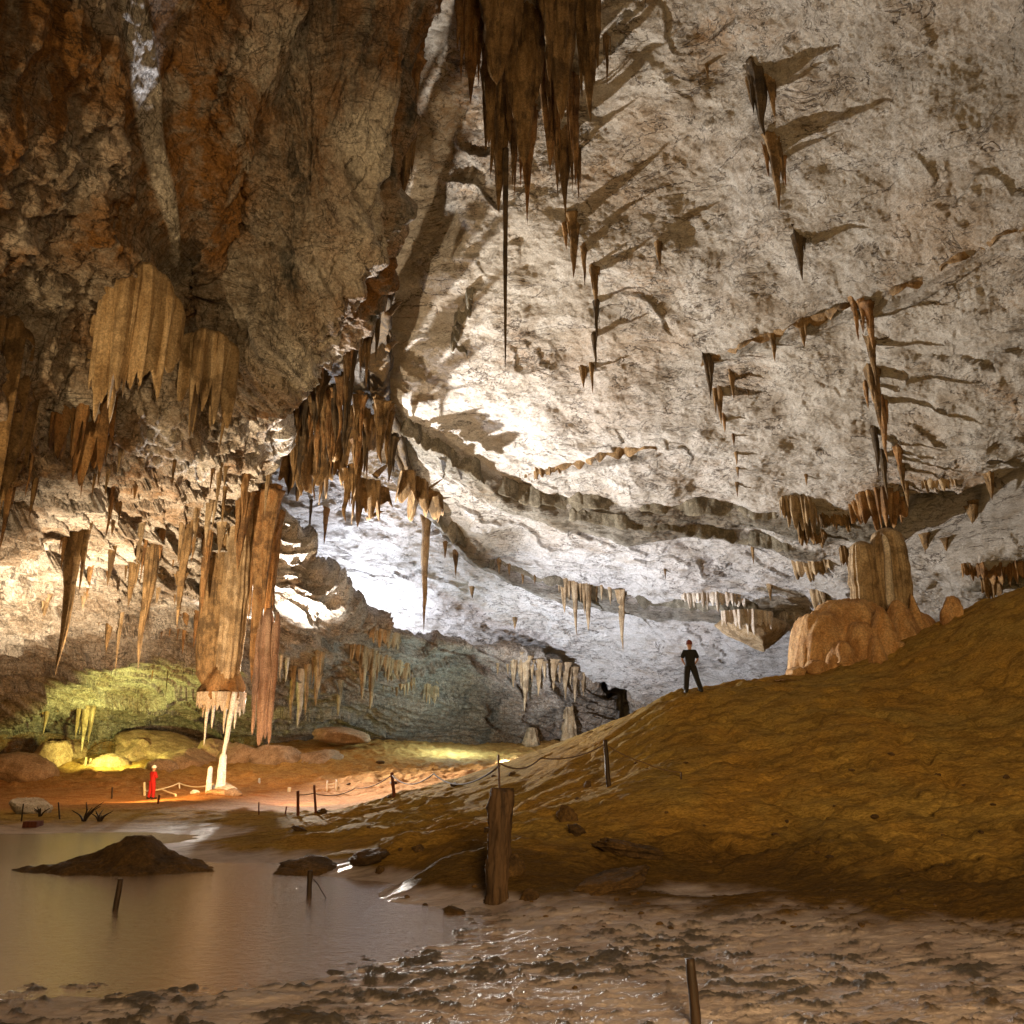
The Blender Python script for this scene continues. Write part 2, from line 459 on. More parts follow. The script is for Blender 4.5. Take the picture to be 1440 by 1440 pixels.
# torn ledges: stepped terraces of the bedding
tt = (q[:, 2] * 0.5 + q[:, 0] * 0.12 + fbm(q * 0.3, 3) * 0.9) * 0.9
disp += ((tt - np.floor(tt)) ** 3) * 0.28 * sstep(-0.1, 0.4, fbm(q * 0.12 + 50, 2))
disp += ridge_h * (0.85 + 0.25 * fbm(q * 0.4, 3))
disp = disp * (1 - 0.6 * hollow) - hollow * 4.5
pxx = FPX * (q[:, 0]) / np.maximum((q[:, 1] * CT + (q[:, 2] - CAMZ) * ST), 1) + 720
h2c = hit(ceil_bvh, 838, 1000); l2 = q - h2c
disp -= 11 * np.exp(-(((l2[:, 0] + fbm(q * .5, 3) * 1.5) / 2.9) ** 4 + ((l2[:, 2] + .5 + fbm(q * .6 + 9, 3) * 1.4) / 2.0) ** 4))
# stains: browner overhead and to the right, cleaner in the far vault, ochre where the far wall meets the floor
ochre = sstep(30, 18, q[:, 1]) * 0.3 + sstep(0.1, 0.55, fbm(q * 0.10 + 3, 3)) * 0.4
ochre += sstep(10.0, 5.0, q[:, 2]) * sstep(60, 75, q[:, 1]) * sstep(-0.1, 0.4, fbm(q * 0.18 + 3, 3)) * 0.7
grey = np.maximum(grey, sstep(0.1, 0.5, fbm(q * 0.14 + 80, 4)) * 0.55 * sstep(45, 25, q[:, 1]))
clean = sstep(42, 58, q[:, 1]) * sstep(4, 10, q[:, 2]) * 0.75 * (1 - grey)
cv = pts + nr * disp[:, None]
ceil_pts = cv.reshape(NV, NU, 3)
ceiling = make_mesh('cave_ceiling', cv, grid_quads(NU, NV), mat=M['ceiling'], attrs={'zone': np.stack([np.clip(ochre, 0, 1), np.clip(grey, 0, 1), np.clip(clean, 0, 1)], 1)})
tag(ceiling, kind='structure')
_c = ceil_pts[::4, ::4]
ceil_bvh = BVHTree.FromPolygons([tuple(v) for v in _c.reshape(-1, 3)], grid_quads(_c.shape[1], _c.shape[0]).tolist())

# ------------------------------------------------------------------ left wall and its overhang
WALL = [
    [(-600, -700, 8), (-200, -600, 12), (150, -500, 16), (400, -450, 19), (550, -400, 21), (650, -400, 22)],
    [(-600, -200, 12), (-150, -100, 15), (150, 0, 19), (340, 0, 22), (465, 0, 24), (566, 0, 27)],
    [(-600, 150, 13), (-100, 200, 17), (150, 220, 22), (320, 220, 26), (445, 220, 25.5), (540, 230, 28)],
    [(-600, 400, 16), (-100, 420, 20), (120, 430, 26), (290, 430, 31), (405, 420, 29), (512, 400, 32)],
    [(-600, 600, 17), (-100, 590, 22), (100, 580, 27), (225, 575, 31), (315, 560, 33), (405, 528, 37)],
    [(-600, 740, 24), (-100, 730, 31), (90, 730, 38), (190, 725, 44), (268, 705, 47), (340, 645, 48)],
    [(-600, 860, 32), (-100, 850, 41), (100, 850, 49), (225, 840, 53), (310, 825, 55), (383, 765, 57)],
    [(-600, 940, 38), (-100, 920, 47), (120, 925, 56), (290, 910, 60), (408, 872, 63), (515, 880, 66)],
    [(-600, 985, 42), (-100, 975, 52), (120, 985, 61), (340, 970, 67), (530, 952, 71), (722, 928, 76)],
    [(-600, 1015, 46), (-100, 1010, 57), (120, 1018, 66), (350, 1025, 72), (600, 1020, 77), (832, 980, 84)],
    [(-600, 1070, 48), (-100, 1070, 58), (120, 1085, 66), (350, 1090, 71), (600, 1065, 77), (850, 1050, 85)],
]
ctrl = []
for r in WALL:
    row = [P(*c) for c in r]
    ex, ey, eY = r[-1]
    low = len(ctrl) >= 6
    row.append(P(ex - (6 if low else 12), ey - 4, eY + (1.0 if low else 1.2)))
    row.append(P(ex - (40 if low else 70), ey + (6 if low else -14), eY + (2.2 if low else 3.2)))
    ctrl.append(row)
ctrl = np.array(ctrl)
NU2, NV2 = 800, 900
G = patch(ctrl, NU2, NV2)
nrm = grid_normals(G)
pts = G.reshape(-1, 3); nr = nrm.reshape(-1, 3)
mid_i = (NV2 // 2) * NU2 + NU2 // 3
if np.dot(nr[mid_i], pts[mid_i] - np.array([0, 0, CAMZ])) > 0: nr = -nr
q = pts
vrow = np.repeat(np.linspace(0, 10, NV2), NU2)       # 0 top .. 10 floor
ucol = np.tile(np.linspace(0, 7, NU2), NV2)
upper = sstep(5.0, 3.8, vrow)
strk = np.stack([q[:, 0] * 0.9, q[:, 1] * 0.5, q[:, 2] * 0.16], 1)
disp = fbm(q * 0.09, 3) * 1.5
disp += upper * (ridged(strk * 0.42 + 4, 4, 0.55) * 1.0 + fbm(strk * 1.5 + 9, 4, 0.6) * 0.75 + ridged(strk * 2.6 + 2, 3) * 0.22)
# lower vault: broken beds, each one stepping out past the last
bed = (q[:, 2] * 1.0 + q[:, 0] * 0.22 + q[:, 1] * 0.06)
w1 = bed * 0.42 + fbm(q * 0.11, 3) * 1.3
w2 = bed * 1.5 + fbm(q * 0.25 + 5, 3) * 0.8
saw = lambda t: (t - np.floor(t))
lower = 1 - upper
disp += lower * (saw(w1) ** 2 * 0.95 + saw(w2) ** 2 * 0.30 + ridged(q * 0.35, 4) * 0.30 + np.abs(fbm(q * 1.3, 4, 0.6)) * 0.22)
# blocky facets
blk = np.floor(q @ np.array([[0.55, 0.2, -0.1], [-0.15, 0.30, 0.3], [0.2, -0.4, 0.6]]) * 0.8 + fbm(q * 0.3, 2)[:, None] * 0.5)
bn = np.sin(blk @ np.array([12.9, 78.2, 37.7])) * 43758.5
bn = bn - np.floor(bn)
disp += sstep(3.6, 4.6, vrow) * sstep(7.6, 6.4, vrow) * bn * 0.75
disp += fbm(q * 2.4, 4, 0.6) * 0.12
# tall folds that run down the overhang beside its edge
fold = np.sin((ucol - 3.0) * 5.2 + fbm(strk * 0.25, 2) * 1.4 + vrow * 0.25)
disp += sstep(4.6, 3.4, vrow) * sstep(2.6, 3.3, ucol) * sstep(5.3, 4.9, ucol) * (np.abs(fold) ** 0.7 * np.sign(fold)) * 0.85
n1 = fbm(q * 0.16 + 12, 4); n2 = fbm(strk * 0.8 + 30, 4); n3 = fbm(q * 0.3 + 66, 4)
orange = np.clip(sstep(-0.35, 0.35, n1 + 0.15) * (0.95 * sstep(5.4, 3.6, vrow) + 0.45 * sstep(9.6, 8.6, vrow) * 0 + 0.25), 0, 1)
orange = np.maximum(orange, sstep(8.9, 9.6, vrow) * sstep(5.2, 3.5, ucol) * 0.9)
darkz = upper * sstep(-0.1, 0.4, n2) * (0.45 + 0.55 * sstep(2.6, 3.6, ucol))
darkz = np.maximum(darkz, sstep(6.3, 8.0, vrow) * sstep(3.6, 4.6, ucol) * 0.75 * sstep(-0.5, 0.3, n3))
uw = ucol + fbm(strk * 0.5 + 44, 4) * 0.35
band = upper * sstep(3.35, 3.6, uw) * sstep(4.25, 4.0, uw)
darkz = np.maximum(darkz * (1 - 0.5 * upper), band * sstep(-.35, .1, n2) * 1.0)
darkz = np.maximum(darkz, upper * sstep(4.75, 4.9, uw))
orange *= 1 - 0.6 * band
palez = upper * sstep(4.1, 4.3, uw) * sstep(4.85, 4.6, uw) * 0.7 * sstep(-.4, .2, n3) + upper * sstep(0.12, 0.5, n3) * 0.45 + sstep(4.6, 5.6, vrow) * sstep(8.8, 7.4, vrow) * sstep(-0.2, 0.3, n3) * 0.45
palez += sstep(3.3, 4.2, vrow) * sstep(7.0, 6.0, vrow) * sstep(-.25, .25, n3) * 0.5
palez += sstep(4.7, 5.2, ucol) * sstep(3.6, 4.4, vrow) * sstep(7.0, 6.2, vrow) * 0.6
# long pale stripe high on the overhang: falling light painted into the rock colour
s_line = np.array([P(*c) for c in [(208, -60, 18.5), (222, 100, 21), (236, 240, 24), (248, 370, 28)]])
sd, sf, _ = polyline_dist(q, s_line)
stripe = sstep(1.0, 0.75, sd / np.interp(sf, [0, 0.5, 1], [0.95, 0.72, 0.4])) * sstep(3.3, 2.7, vrow)
palez = np.maximum(palez, stripe); orange *= (1 - stripe); darkz *= (1 - stripe)
swide = sstep(1.9, 1.0, sd) * sstep(3.6, 3.0, vrow)
lowf = fbm(q * 0.09, 3) * 1.5
disp = disp * (1 - 0.9 * swide) + lowf * 0.9 * swide + 0.25 * stripe * np.abs(fbm(q * 1.2, 4))
wv = pts + nr * disp[:, None]
wall_pts = wv.reshape(NV2, NU2, 3)
wall = make_mesh('cave_wall', wv, grid_quads(NU2, NV2), mat=M['wall'], attrs={'zone': np.stack([np.clip(orange, 0, 1), np.clip(darkz, 0, 1), np.clip(palez, 0, 1)], 1)})
tag(wall, kind='structure')
_c = wall_pts[::4, ::4]
wall_bvh = BVHTree.FromPolygons([tuple(v) for v in _c.reshape(-1, 3)], grid_quads(_c.shape[1], _c.shape[0]).tolist())

# ------------------------------------------------------------------ ground
gp = []
def gY(px, py, Y): gp.append(P(px, py, Y))
def gz(px, py, z): gp.append(Pz(px, py, z))
# crest of the hill
for a in [(1440, 838, 30), (1380, 862, 30.5), (1300, 905, 31), (1180, 946, 31), (1100, 960, 30.5), (1020, 972, 30), (970, 976, 30), (920, 988, 30.5), (860, 1022, 32), (800, 1046, 33), (720, 1072, 34.5), (640, 1097, 36), (560, 1122, 38), (500, 1140, 40)]: gY(*a)
for a in [(1600, 800, 30), (1900, 760, 30)]: gY(*a)
# face of the hill
for a in [(900, 1120, 23.5), (1200, 1120, 22.5), (1400, 1120, 21.5), (1400, 1000, 26), (1200, 1020, 25.8), (1050, 1040, 26.5), (950, 1045, 27), (850, 1090, 27), (700, 1150, 26), (600, 1155, 27.5), (1700, 1050, 22), (1700, 1200, 17)]: gY(*a)
for a in [(460, 1145, .5), (500, 1165, .65), (420, 1168, .42), (330, 1180, .32), (280, 1186, .18), (400, 1192, .30), (460, 1192, .45), (520, 1198, .45), (560, 1212, .32), (600, 1232, .22), (655, 1252, .25), (560, 1180, .75), (620, 1200, .75)]: gz(*a)
# shoreline
for a in [(560, 1238, .03), (640, 1265, .03), (700, 1276, .03), (800, 1278, .05), (880, 1272, .06), (960, 1262, .06), (1100, 1268, .1), (1200, 1288, .1), (1330, 1298, .12), (1440, 1305, .12), (1700, 1330, .12), (500, 1218, .05), (440, 1214, .02), (380, 1212, 0.0), (550, 1246, -.03), (620, 1276, -.02)]: gz(*a)
for a in [(1100, 1240, .5), (1250, 1262, .45), (1440, 1270, .5), (800, 1250, .4), (900, 1245, .4), (650, 1235, .35)]: gz(*a)
# lake bed and foreground mud
for a in [(60, 1290, -.25), (200, 1330, -.3), (330, 1320, -.3), (400, 1290, -.25), (100, 1250, -.2), (330, 1235, -.12), (520, 1300, -.10), (300, 1375, -.12), (0, 1360, -.12)]: gz(*a)
for a in [(0, 1410, .03), (200, 1420, .03), (400, 1400, .03), (600, 1360, .02), (700, 1330, .0), (800, 1340, .03), (1000, 1310, .04), (1000, 1400, .05), (1300, 1350, .07), (1440, 1400, .08), (700, 1430, .05), (-200, 1400, .05), (1700, 1420, .1)]: gz(*a)
for a in [(-8, 6, .1), (0, 6, .1), (8, 6, .12), (-6, 2, .15), (6, 2, .15), (0, -2, .2), (-20, 12, .2), (20, 12, .25)]: gp.append(np.array(a, float))
# water inlet behind the mound and the far shore
for a in [(20, 1200, -.15), (150, 1188, -.12), (250, 1180, -.06), (-200, 1210, -.1), (-300, 1280, -.1)]: gz(*a)
for a in [(0, 1168, .05), (120, 1166, .06), (230, 1162, .10), (340, 1158, .25), (-250, 1165, .15), (0, 1150, .30), (120, 1148, .32), (230, 1146, .34), (340, 1146, .4), (50, 1138, .4), (200, 1136, .4)]: gz(*a)
for a in [(212, 1124, 50), (100, 1122, 50), (0, 1122, 50), (300, 1115, 50), (360, 1118, 50), (-250, 1115, 50), (100, 1094, 57), (300, 1095, 58), (200, 1092, 58), (400, 1112, 53), (470, 1124, 50), (500, 1102, 54), (560, 1105, 52), (0, 1090, 57), (-250, 1080, 56)]: gY(*a)
for a in [(100, 1060, 66), (250, 1062, 68), (400, 1052, 70), (500, 1047, 71), (600, 1050, 74), (450, 1080, 61), (560, 1080, 62), (640, 1072, 66), (740, 1056, 76), (800, 1046, 80), (-250, 1040, 66), (0, 1055, 66)]: gY(*a)
# falling away behind the crest
for a in [(1440, 950, 42), (1250, 985, 44), (1100, 1000, 42), (970, 1015, 42), (860, 1040, 45), (720, 1085, 48), (640, 1098, 50)]: gY(*a)
for a in [(0, 95, 3), (-25, 95, 3), (20, 95, 3.5), (40, 90, 4), (40, 60, 4), (25, 55, 3.5), (12, 62, 2.5), (60, 40, 8), (-60, 70, 3), (-50, 40, 1.0), (-45, 20, .5), (-50, 95, 3), (60, 15, 3), (-70, 20, 2)]: gp.append(np.array(a, float))
gp = np.array(gp)


def _tps(r2): return r2 * np.log(np.maximum(r2, 1e-9)) * 0.5
_S = 20.0
_A = gp[:, :2] / _S
_K = _tps(((_A[:, None] - _A[None]) ** 2).sum(-1)) + np.eye(len(gp)) * 0.0015
_Pm = np.concatenate([np.ones((len(gp), 1)), _A], 1)
_L = np.block([[_K, _Pm], [_Pm.T, np.zeros((3, 3))]])
_w = np.linalg.solve(_L, np.concatenate([gp[:, 2], np.zeros(3)]))


def ground_smooth(x, y):
    X = np.stack([np.ravel(x), np.ravel(y)], 1) / _S
    out = np.empty(len(X))
    for s in range(0, len(X), 60000):
        b = X[s:s + 60000]
        K = _tps(((b[:, None] - _A[None]) ** 2).sum(-1))
        out[s:s + 60000] = K @ _w[:-3] + _w[-3] + b @ _w[-2:]
    return out


def ground_h(x, y):
    x = np.ravel(x).astype(float); y = np.ravel(y).astype(float)
    h = ground_smooth(x, y)
    p = np.stack([x, y, np.zeros_like(x)], 1)
    land = sstep(0.08, 0.7, h)
    h2 = h + land * (0.58 - 0.28 * sstep(7, 0, x) * sstep(20, 26, y)) * (fbm(p * 0.35, 4) * 0.28 + ridged(p * np.array([0.6, 1.1, 1]) + 3, 4) * 0.10 + fbm(p * 2.2 + 9, 4, 0.6) * 0.07)
    # slumped terraces near the foot of the slope
    toe = 1 - 0.75 * sstep(7, 0, x)
    h2 += land * toe * (np.clip(fbm(p * np.array([0.9, 1.6, 1]) + 33, 4, .62), -.1, 1) * .16 - sstep(.62, .9, ridged(p * np.array([.45, .8, 1]) + 60, 3)) * .16)
    h2 += land * sstep(2.6, 0.8, h) * np.clip(fbm(p * np.array([0.5, 1.2, 1]) + 70, 4, 0.6), 0, 1) * 0.35
    # wet flats: streaks of mud just breaking the water
    flat = 1 - land
    rot = np.stack([x * 0.35 + y * 0.12, y * 1.5 - x * 0.22, np.zeros_like(x)], 1)
    clump = fbm(p * np.array([2.2, 3.4, 1]) + fbm(p * 0.5, 2)[:, None] * 2.0 + 40, 5, 0.65)
    near = sstep(21, 15, y) * sstep(-0.2, -0.02, h)
    back = sstep(50, 58, y) * sstep(12, 0, x)
    h2 += back * (ridged(p * 0.4 + 11, 4) * 0.35 + fbm(p * 1.2, 4, .6) * 0.2)
    h2 += flat * (fbm(rot * 1.1, 4, 0.6) * 0.05 + np.clip(fbm(rot * 3.3 + 20, 4, 0.6), -.2, 1) * 0.06 * near + np.abs(fbm(rot * 6 + 2, 3)) * 0.02 * near + np.clip(clump - 0.05, 0, 1) * 0.13 * near)
    return h2, land, clump, near


# fan-shaped sheet: fine near the viewer, coarser with distance
NA, NR = 950, 900
az = np.concatenate([np.linspace(-1.45, -0.62, 60)[:-1], np.linspace(-0.62, 0.62, NA - 119), np.linspace(0.62, 1.45, 60)[1:]])
NA = len(az)
rr = np.concatenate([np.linspace(1.5, 9.0, 60)[:-1], np.geomspace(9.0, 130.0, NR - 59)])
AZ, RR = np.meshgrid(az, rr)
gx, gy = (RR * np.sin(AZ)).ravel(), (RR * np.cos(AZ)).ravel()
gh, land, clump, near = ground_h(gx, gy)
pp = np.stack([gx, gy, gh * 0], 1)
wet = sstep(0.27, 0.10, gh + fbm(pp * 1.1, 3) * 0.10) * sstep(38, 30, gy)
claym = np.clip(sstep(36, 42, gy) * sstep(6, -2, gx - (gy - 40) * 0.12) + sstep(46, 60, gy) * 0.6, 0, 1) * (1 - 0.55 * sstep(52, 60, gy))
clumpm = sstep(0.06, 0.34, clump + fbm(pp * 0.35 + 5, 2) * 0.45) * near * 0.95
ground = make_mesh('ground', np.stack([gx, gy, gh], 1), grid_quads(NA, len(rr)), mat=M['ground'], attrs={'zone': np.stack([claym, wet, clumpm], 1), 'foot_shade': sstep(1.5, 0.5, gh + fbm(pp * .5 + 3, 4) * .7) * sstep(25, 20, gy) * .85})
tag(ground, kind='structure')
_g4 = np.stack([gx, gy, gh], 1).reshape(len(rr), NA, 3)[::3, ::3]
ground_bvh = BVHTree.FromPolygons([tuple(v) for v in _g4.reshape(-1, 3)], grid_quads(_g4.shape[1], _g4.shape[0]).tolist())
water = make_mesh('water', [(-70, -2, 0), (70, -2, 0), (70, 48, 0), (-70, 48, 0)], [(0, 1, 2, 3)], mat=M['water'])
tag(water, kind='structure')


def gz_at(x, y):
    return float(ground_h(np.array([x]), np.array([y]))[0][0])


def on_ground(px, py):
    h = hit(ground_bvh, px, py)
    if h is None: h = P(px, py, 60)
    return h

# ------------------------------------------------------------------ builders for dripstone, rock, posts
def px_len(B, ty, bx=None):
    """metres a vertical drop below B must have so that it ends at pixel row ty"""
    px = 720 + FPX * B[0] / (B[1] * CT + (B[2] - CAMZ) * ST)
    return B[2] - P(px, ty, B[1])[2]


def px_size(B, n):
    return n * (B[1] * CT + (B[2] - CAMZ) * ST) / FPX


_sid = [0]


def drip_mesh(L, r0, seed, blunt=0.0, flutes=0.16, lumps=0.22, flare=0.5, bury=0.35, squash=1.0, nr=44, ns=22, bend=0.03, up=False, power=0.85):
    """one dripstone body: hangs from the origin (or stands on it when up)"""
    t = np.linspace(0, 1, nr)
    ph = np.linspace(0, 2 * np.pi, ns, endpoint=False)
    T, PH = np.meshgrid(t, ph, indexing='ij')
    prof = blunt + (1 - blunt) * (1 - T) ** power
    prof = prof * (1 + flare * np.exp(-T / 0.10))
    prof *= np.where(T > 0.94, np.sqrt(np.clip((1 - T) / 0.06, 0, 1)), 1.0)
    s = seed * 13.7
    circ = np.stack([np.cos(PH).ravel(), np.sin(PH).ravel(), (T * L / max(r0, .02) * 0.16).ravel()], 1)
    ln = fbm(circ * np.array([1.1, 1.1, 1.0]) + s, 4, 0.55).reshape(T.shape)
    fl = fbm(np.stack([np.cos(PH).ravel() * 3.2, np.sin(PH).ravel() * 3.2, (T * 1.2).ravel()], 1) + s + 5, 3).reshape(T.shape)
    stepn = fbm(np.stack([T.ravel() * 7 + s, T.ravel() * 0, T.ravel() * 0], 1), 3).reshape(T.shape)
    R = r0 * prof * (1 + lumps * ln * 1.6 + flutes * fl * 1.6 + 0.16 * stepn)
    bx = fbm(np.stack([t * 2.0 + s, t * 0, t * 0], 1), 2) * bend * L * t
    by = fbm(np.stack([t * 0, t * 2.0 + s, t * 0], 1), 2) * bend * L * t
    sgn = 1 if up else -1
    z = sgn * (T * (L + bury) - bury)
    v = np.stack([(R * np.cos(PH) + bx[:, None]).ravel(), (R * np.sin(PH) * squash + by[:, None]).ravel(), z.ravel()], 1)
    qd = grid_quads(ns, nr, True)
    if up: pass
    n = len(v)
    v = np.concatenate([v, [[bx[-1], by[-1], sgn * L * 1.004], [0, 0, -sgn * bury]]])
    last = (nr - 1) * ns + np.arange(ns); nxt = (nr - 1) * ns + (np.arange(ns) + 1) % ns
    first = np.arange(ns); fn = (np.arange(ns) + 1) % ns
    tr = np.concatenate([np.stack([last, nxt, np.full(ns, n)], 1), np.stack([fn, first, np.full(ns, n + 1)], 1)])
    return v, qd, tr


def stalactite(label, B, L, r0, mat='brown', group=None, name='stalactite', cat='stalactite', parent=None, **kw):
    _sid[0] += 1
    v, qd, tr = drip_mesh(L, r0, _sid[0], **kw)
    o = make_mesh(name, v, qd, tr, M[mat], loc=B, parent=parent)
    if parent is None: tag(o, label, cat, group)
    return o


def st_px(surf, bx, by, ty, w, label, mat='brown', group=None, Y=None, name='stalactite', cat='stalactite', **kw):
    """stalactite whose root lies on a rock surface seen at pixel (bx, by)"""
    B = P(bx, by, Y) if Y is not None else hit(surf, bx, by)
    if B is None: return None
    L = max(px_len(B, ty), 0.15); r0 = px_size(B, w) / 2
    tips = kw.pop('tips', 3 if w >= 20 else 2 if w >= 13 else 0)
    o = stalactite(label, B, L, r0, mat, group, name, cat, **kw)
    rs = np.random.default_rng(int(bx * 7 + by))
    kw = dict(kw); kw['bury'] = kw.get('bury', .35) + .3
    for k in range(tips):                       # smaller tips fused to its flanks
        a = rs.uniform(0, 6.28); dd = rs.uniform(.55, 1.15) * r0
        c = stalactite(None, (math.cos(a) * dd, math.sin(a) * dd * .7, 0), L * rs.uniform(.25, .85 if tips > 3 else .72), r0 * rs.uniform(.32, .6), mat, name='side_tip', parent=o, **kw)
    return o


def curtain(label, path, nspk, thick, mat='tan', seed=1, spike=0.5, group=None, name='flowstone_curtain', cat='flowstone', sinu=0.3, bury=0.35, sharp=1.3, flute=1.0, parent=None, per=9, nv=26, amp0=.25, base=.35, dome=0):
    """draped sheet of dripstone. path: list of (world root, length m)"""
    roots = np.array([p[0] for p in path]); lens = np.array([[p[1]] for p in path])
    n = nspk * per + 1
    rt = catmull(roots, n); ln = np.clip(catmull(lens, n)[:, 0], 0.02, None)
    r = np.random.default_rng(seed)
    u = np.linspace(0, nspk, n)
    wu = u + 0.32 * fbm(np.stack([u * 0.9 + seed, u * 0, u * 0], 1), 2)
    tri = np.abs(np.cos(np.pi * wu)) ** sharp
    amp = r.uniform(amp0, 1.0, nspk + 3)[np.clip(np.round(wu).astype(int), 0, nspk + 2)]
    prof = tri * amp
    L = ln * (1 - spike + spike * prof) * (1 + 0.10 * fbm(np.stack([u * 3 + seed, u * 0, u * 0], 1), 2))
    tang = np.gradient(rt, axis=0); tang[:, 2] *= 0
    tang /= np.maximum(np.linalg.norm(tang, axis=1, keepdims=True), 1e-6)
    side = np.stack([-tang[:, 1], tang[:, 0], np.zeros(n)], 1)
    org = roots.mean(0)
    ends = np.clip(np.minimum(np.arange(n), n - 1 - np.arange(n)) / 5.0, 0, 1) ** 0.5
    out = []
    V = np.linspace(0, 1, nv)
    sin_off = np.sin(wu * 1.9 + seed) * sinu * thick * 1.5
    for sg in (-1, 1):
        for k, v in enumerate(V):
            th = thick * (base + 0.65 * (prof ** 0.7) * flute + 0.25 * fbm(np.stack([u * 2.2 + sg * 3 + seed, np.full(n, v * 1.2), u * 0], 1), 3)) * (1 - v) ** 0.55 * ends * (1 if not dome else min(1, (v / dome + .02)) ** .5)
            z = bury * (1 - v) - v * L
            out.append(rt + side * (sg * th + sin_off * (0.3 + v))[:, None] + np.stack([np.zeros(n), np.zeros(n), z], 1) - org)
    A = np.concatenate(out)
    f = grid_quads(n, nv); b = grid_quads(n, nv)[:, ::-1] + n * nv
    top = np.stack([np.arange(n - 1) + 1, np.arange(n - 1), np.arange(n - 1) + n * nv, np.arange(n - 1) + 1 + n * nv], 1)
    bl = (nv - 1) * n + np.arange(n - 1)
    bot = np.stack([bl, bl + 1, bl + 1 + n * nv, bl + n * nv], 1)
    el = np.array([[k * n, (k + 1) * n, (k + 1) * n + n * nv, k * n + n * nv] for k in range(nv - 1)])
    er = np.array([[k * n + n - 1, k * n + n - 1 + n * nv, (k + 1) * n + n - 1 + n * nv, (k + 1) * n + n - 1] for k in range(nv - 1)])
    o = make_mesh(name, A, np.concatenate([f, b, top, bot, el, er]), mat=M[mat], loc=org, parent=parent)
    if parent is None: tag(o, label, cat, group)
    return o


def cur_px(surf, label, pl, nspk, thick, **kw):
    """pl: (px, py of root, py of tips[, Y])"""
    path = []
    for c in pl:
        B = P(c[0], c[1], c[3]) if len(c) > 3 else hit(surf, c[0], c[1])
        if B is None: continue
        path.append((B, max(px_len(B, c[2]), 0.1)))
    return curtain(label, path, nspk, thick, **kw)


def boulder_mesh(rad, seed, planes=16, rough=0.06, nu=64, nv=40):
    r = np.random.default_rng(seed)
    th = np.linspace(0, np.pi, nv); ph = np.linspace(0, 2 * np.pi, nu, endpoint=False)
    TH, PH = np.meshgrid(th, ph, indexing='ij')
    d = np.stack([np.sin(TH) * np.cos(PH), np.sin(TH) * np.sin(PH), np.cos(TH)], -1).reshape(-1, 3)
    nn = r.normal(size=(planes, 3)); nn /= np.linalg.norm(nn, axis=1, keepdims=True)
    off = r.uniform(0.72, 1.0, planes)
    dp = np.maximum(d @ nn.T, 1e-3)
    R = np.minimum((off / dp).min(1), 1.15)
    R = R * (1 + rough * 1.5 * fbm(d * 1.6 + seed, 4, 0.55) + rough * 0.8 * fbm(d * 6 + seed, 3))
    return d * R[:, None] * np.asarray(rad), grid_quads(nu, nv, True)


def boulder(label, C, rad, seed, mat='boulder', name='boulder', cat='boulder', group=None, rot=(0, 0, 0), **kw):
    v, qd = boulder_mesh(rad, seed, **kw)
    v = v @ np.array(Matrix.Rotation(rot[2], 3, 'Z') @ Matrix.Rotation(rot[1], 3, 'Y') @ Matrix.Rotation(rot[0], 3, 'X')).T
    o = make_mesh(name, v, qd, mat=M[mat], loc=C)
    return tag(o, label, cat, group)


def tube_mesh(line, radii, ns=8, rough=0.0, seed=0, cap=True):
    line = np.asarray(line, float); n = len(line)
    radii = np.broadcast_to(np.asarray(radii, float), (n,))
    tg = np.gradient(line, axis=0); tg /= np.linalg.norm(tg, axis=1, keepdims=True)
    ref = np.array([0.0, 0, 1]) if abs(tg[:, 2]).mean() < 0.8 else np.array([1.0, 0, 0])
    a = np.cross(tg, ref); a /= np.linalg.norm(a, axis=1, keepdims=True); b = np.cross(tg, a)
    ph = np.linspace(0, 2 * np.pi, ns, endpoint=False)
    R = np.repeat(radii[:, None], ns, 1)
    if rough:
        pts_ = np.stack([np.tile(np.cos(ph), n) * 1.5, np.tile(np.sin(ph), n) * 1.5, np.repeat(np.linspace(0, n * 0.12, n), ns)], 1) + seed * 7.7
        R = R * (1 + rough * 1.6 * fbm(pts_, 4, 0.6).reshape(n, ns))
    v = line[:, None] + R[..., None] * (np.cos(ph)[None, :, None] * a[:, None] + np.sin(ph)[None, :, None] * b[:, None])
    v = v.reshape(-1, 3); qd = grid_quads(ns, n, True)
    tr = None
    if cap:
        m = len(v); v = np.concatenate([v, line[:1], line[-1:]])
        i = np.arange(ns); j = (i + 1) % ns
        tr = np.concatenate([np.stack([j, i, np.full(ns, m)], 1), np.stack([(n - 1) * ns + i, (n - 1) * ns + j, np.full(ns, m + 1)], 1)])
    return v, qd, tr


def post(label, px, py_top, py_bot, w, mat, name='post', cat='post', Y=None, lean_px=0, group=None, rough=0.15, sink=0.25, square=False):
    """wooden or metal post standing on the ground seen at (px, py_bot)"""
    B = on_ground(px, py_bot) if Y is None else np.array([P(px, py_bot, Y)[0], Y, gz_at(P(px, py_bot, Y)[0], Y)])
    top = P(px + lean_px, py_top, B[1])
    d = top - B
    t = np.linspace(-sink / max(np.linalg.norm(d), .1), 1, 16)
    line = d[None] * t[:, None]
    _sid[0] += 1
    wob = fbm(np.stack([t * 2 + _sid[0], t * 0, t * 0], 1), 2) * px_size(B, w) * 0.09
    line[:, 0] += wob * (t > 0)
    v, qd, tr = tube_mesh(line, np.linspace(1.08, 0.92, 16) * px_size(B, w) / 2, 4 if square else 10, 0 if square else rough, _sid[0])
    o = make_mesh(name, v, qd, tr, M[mat], loc=B, smooth=not square)
    return tag(o, label, cat, group), B, top


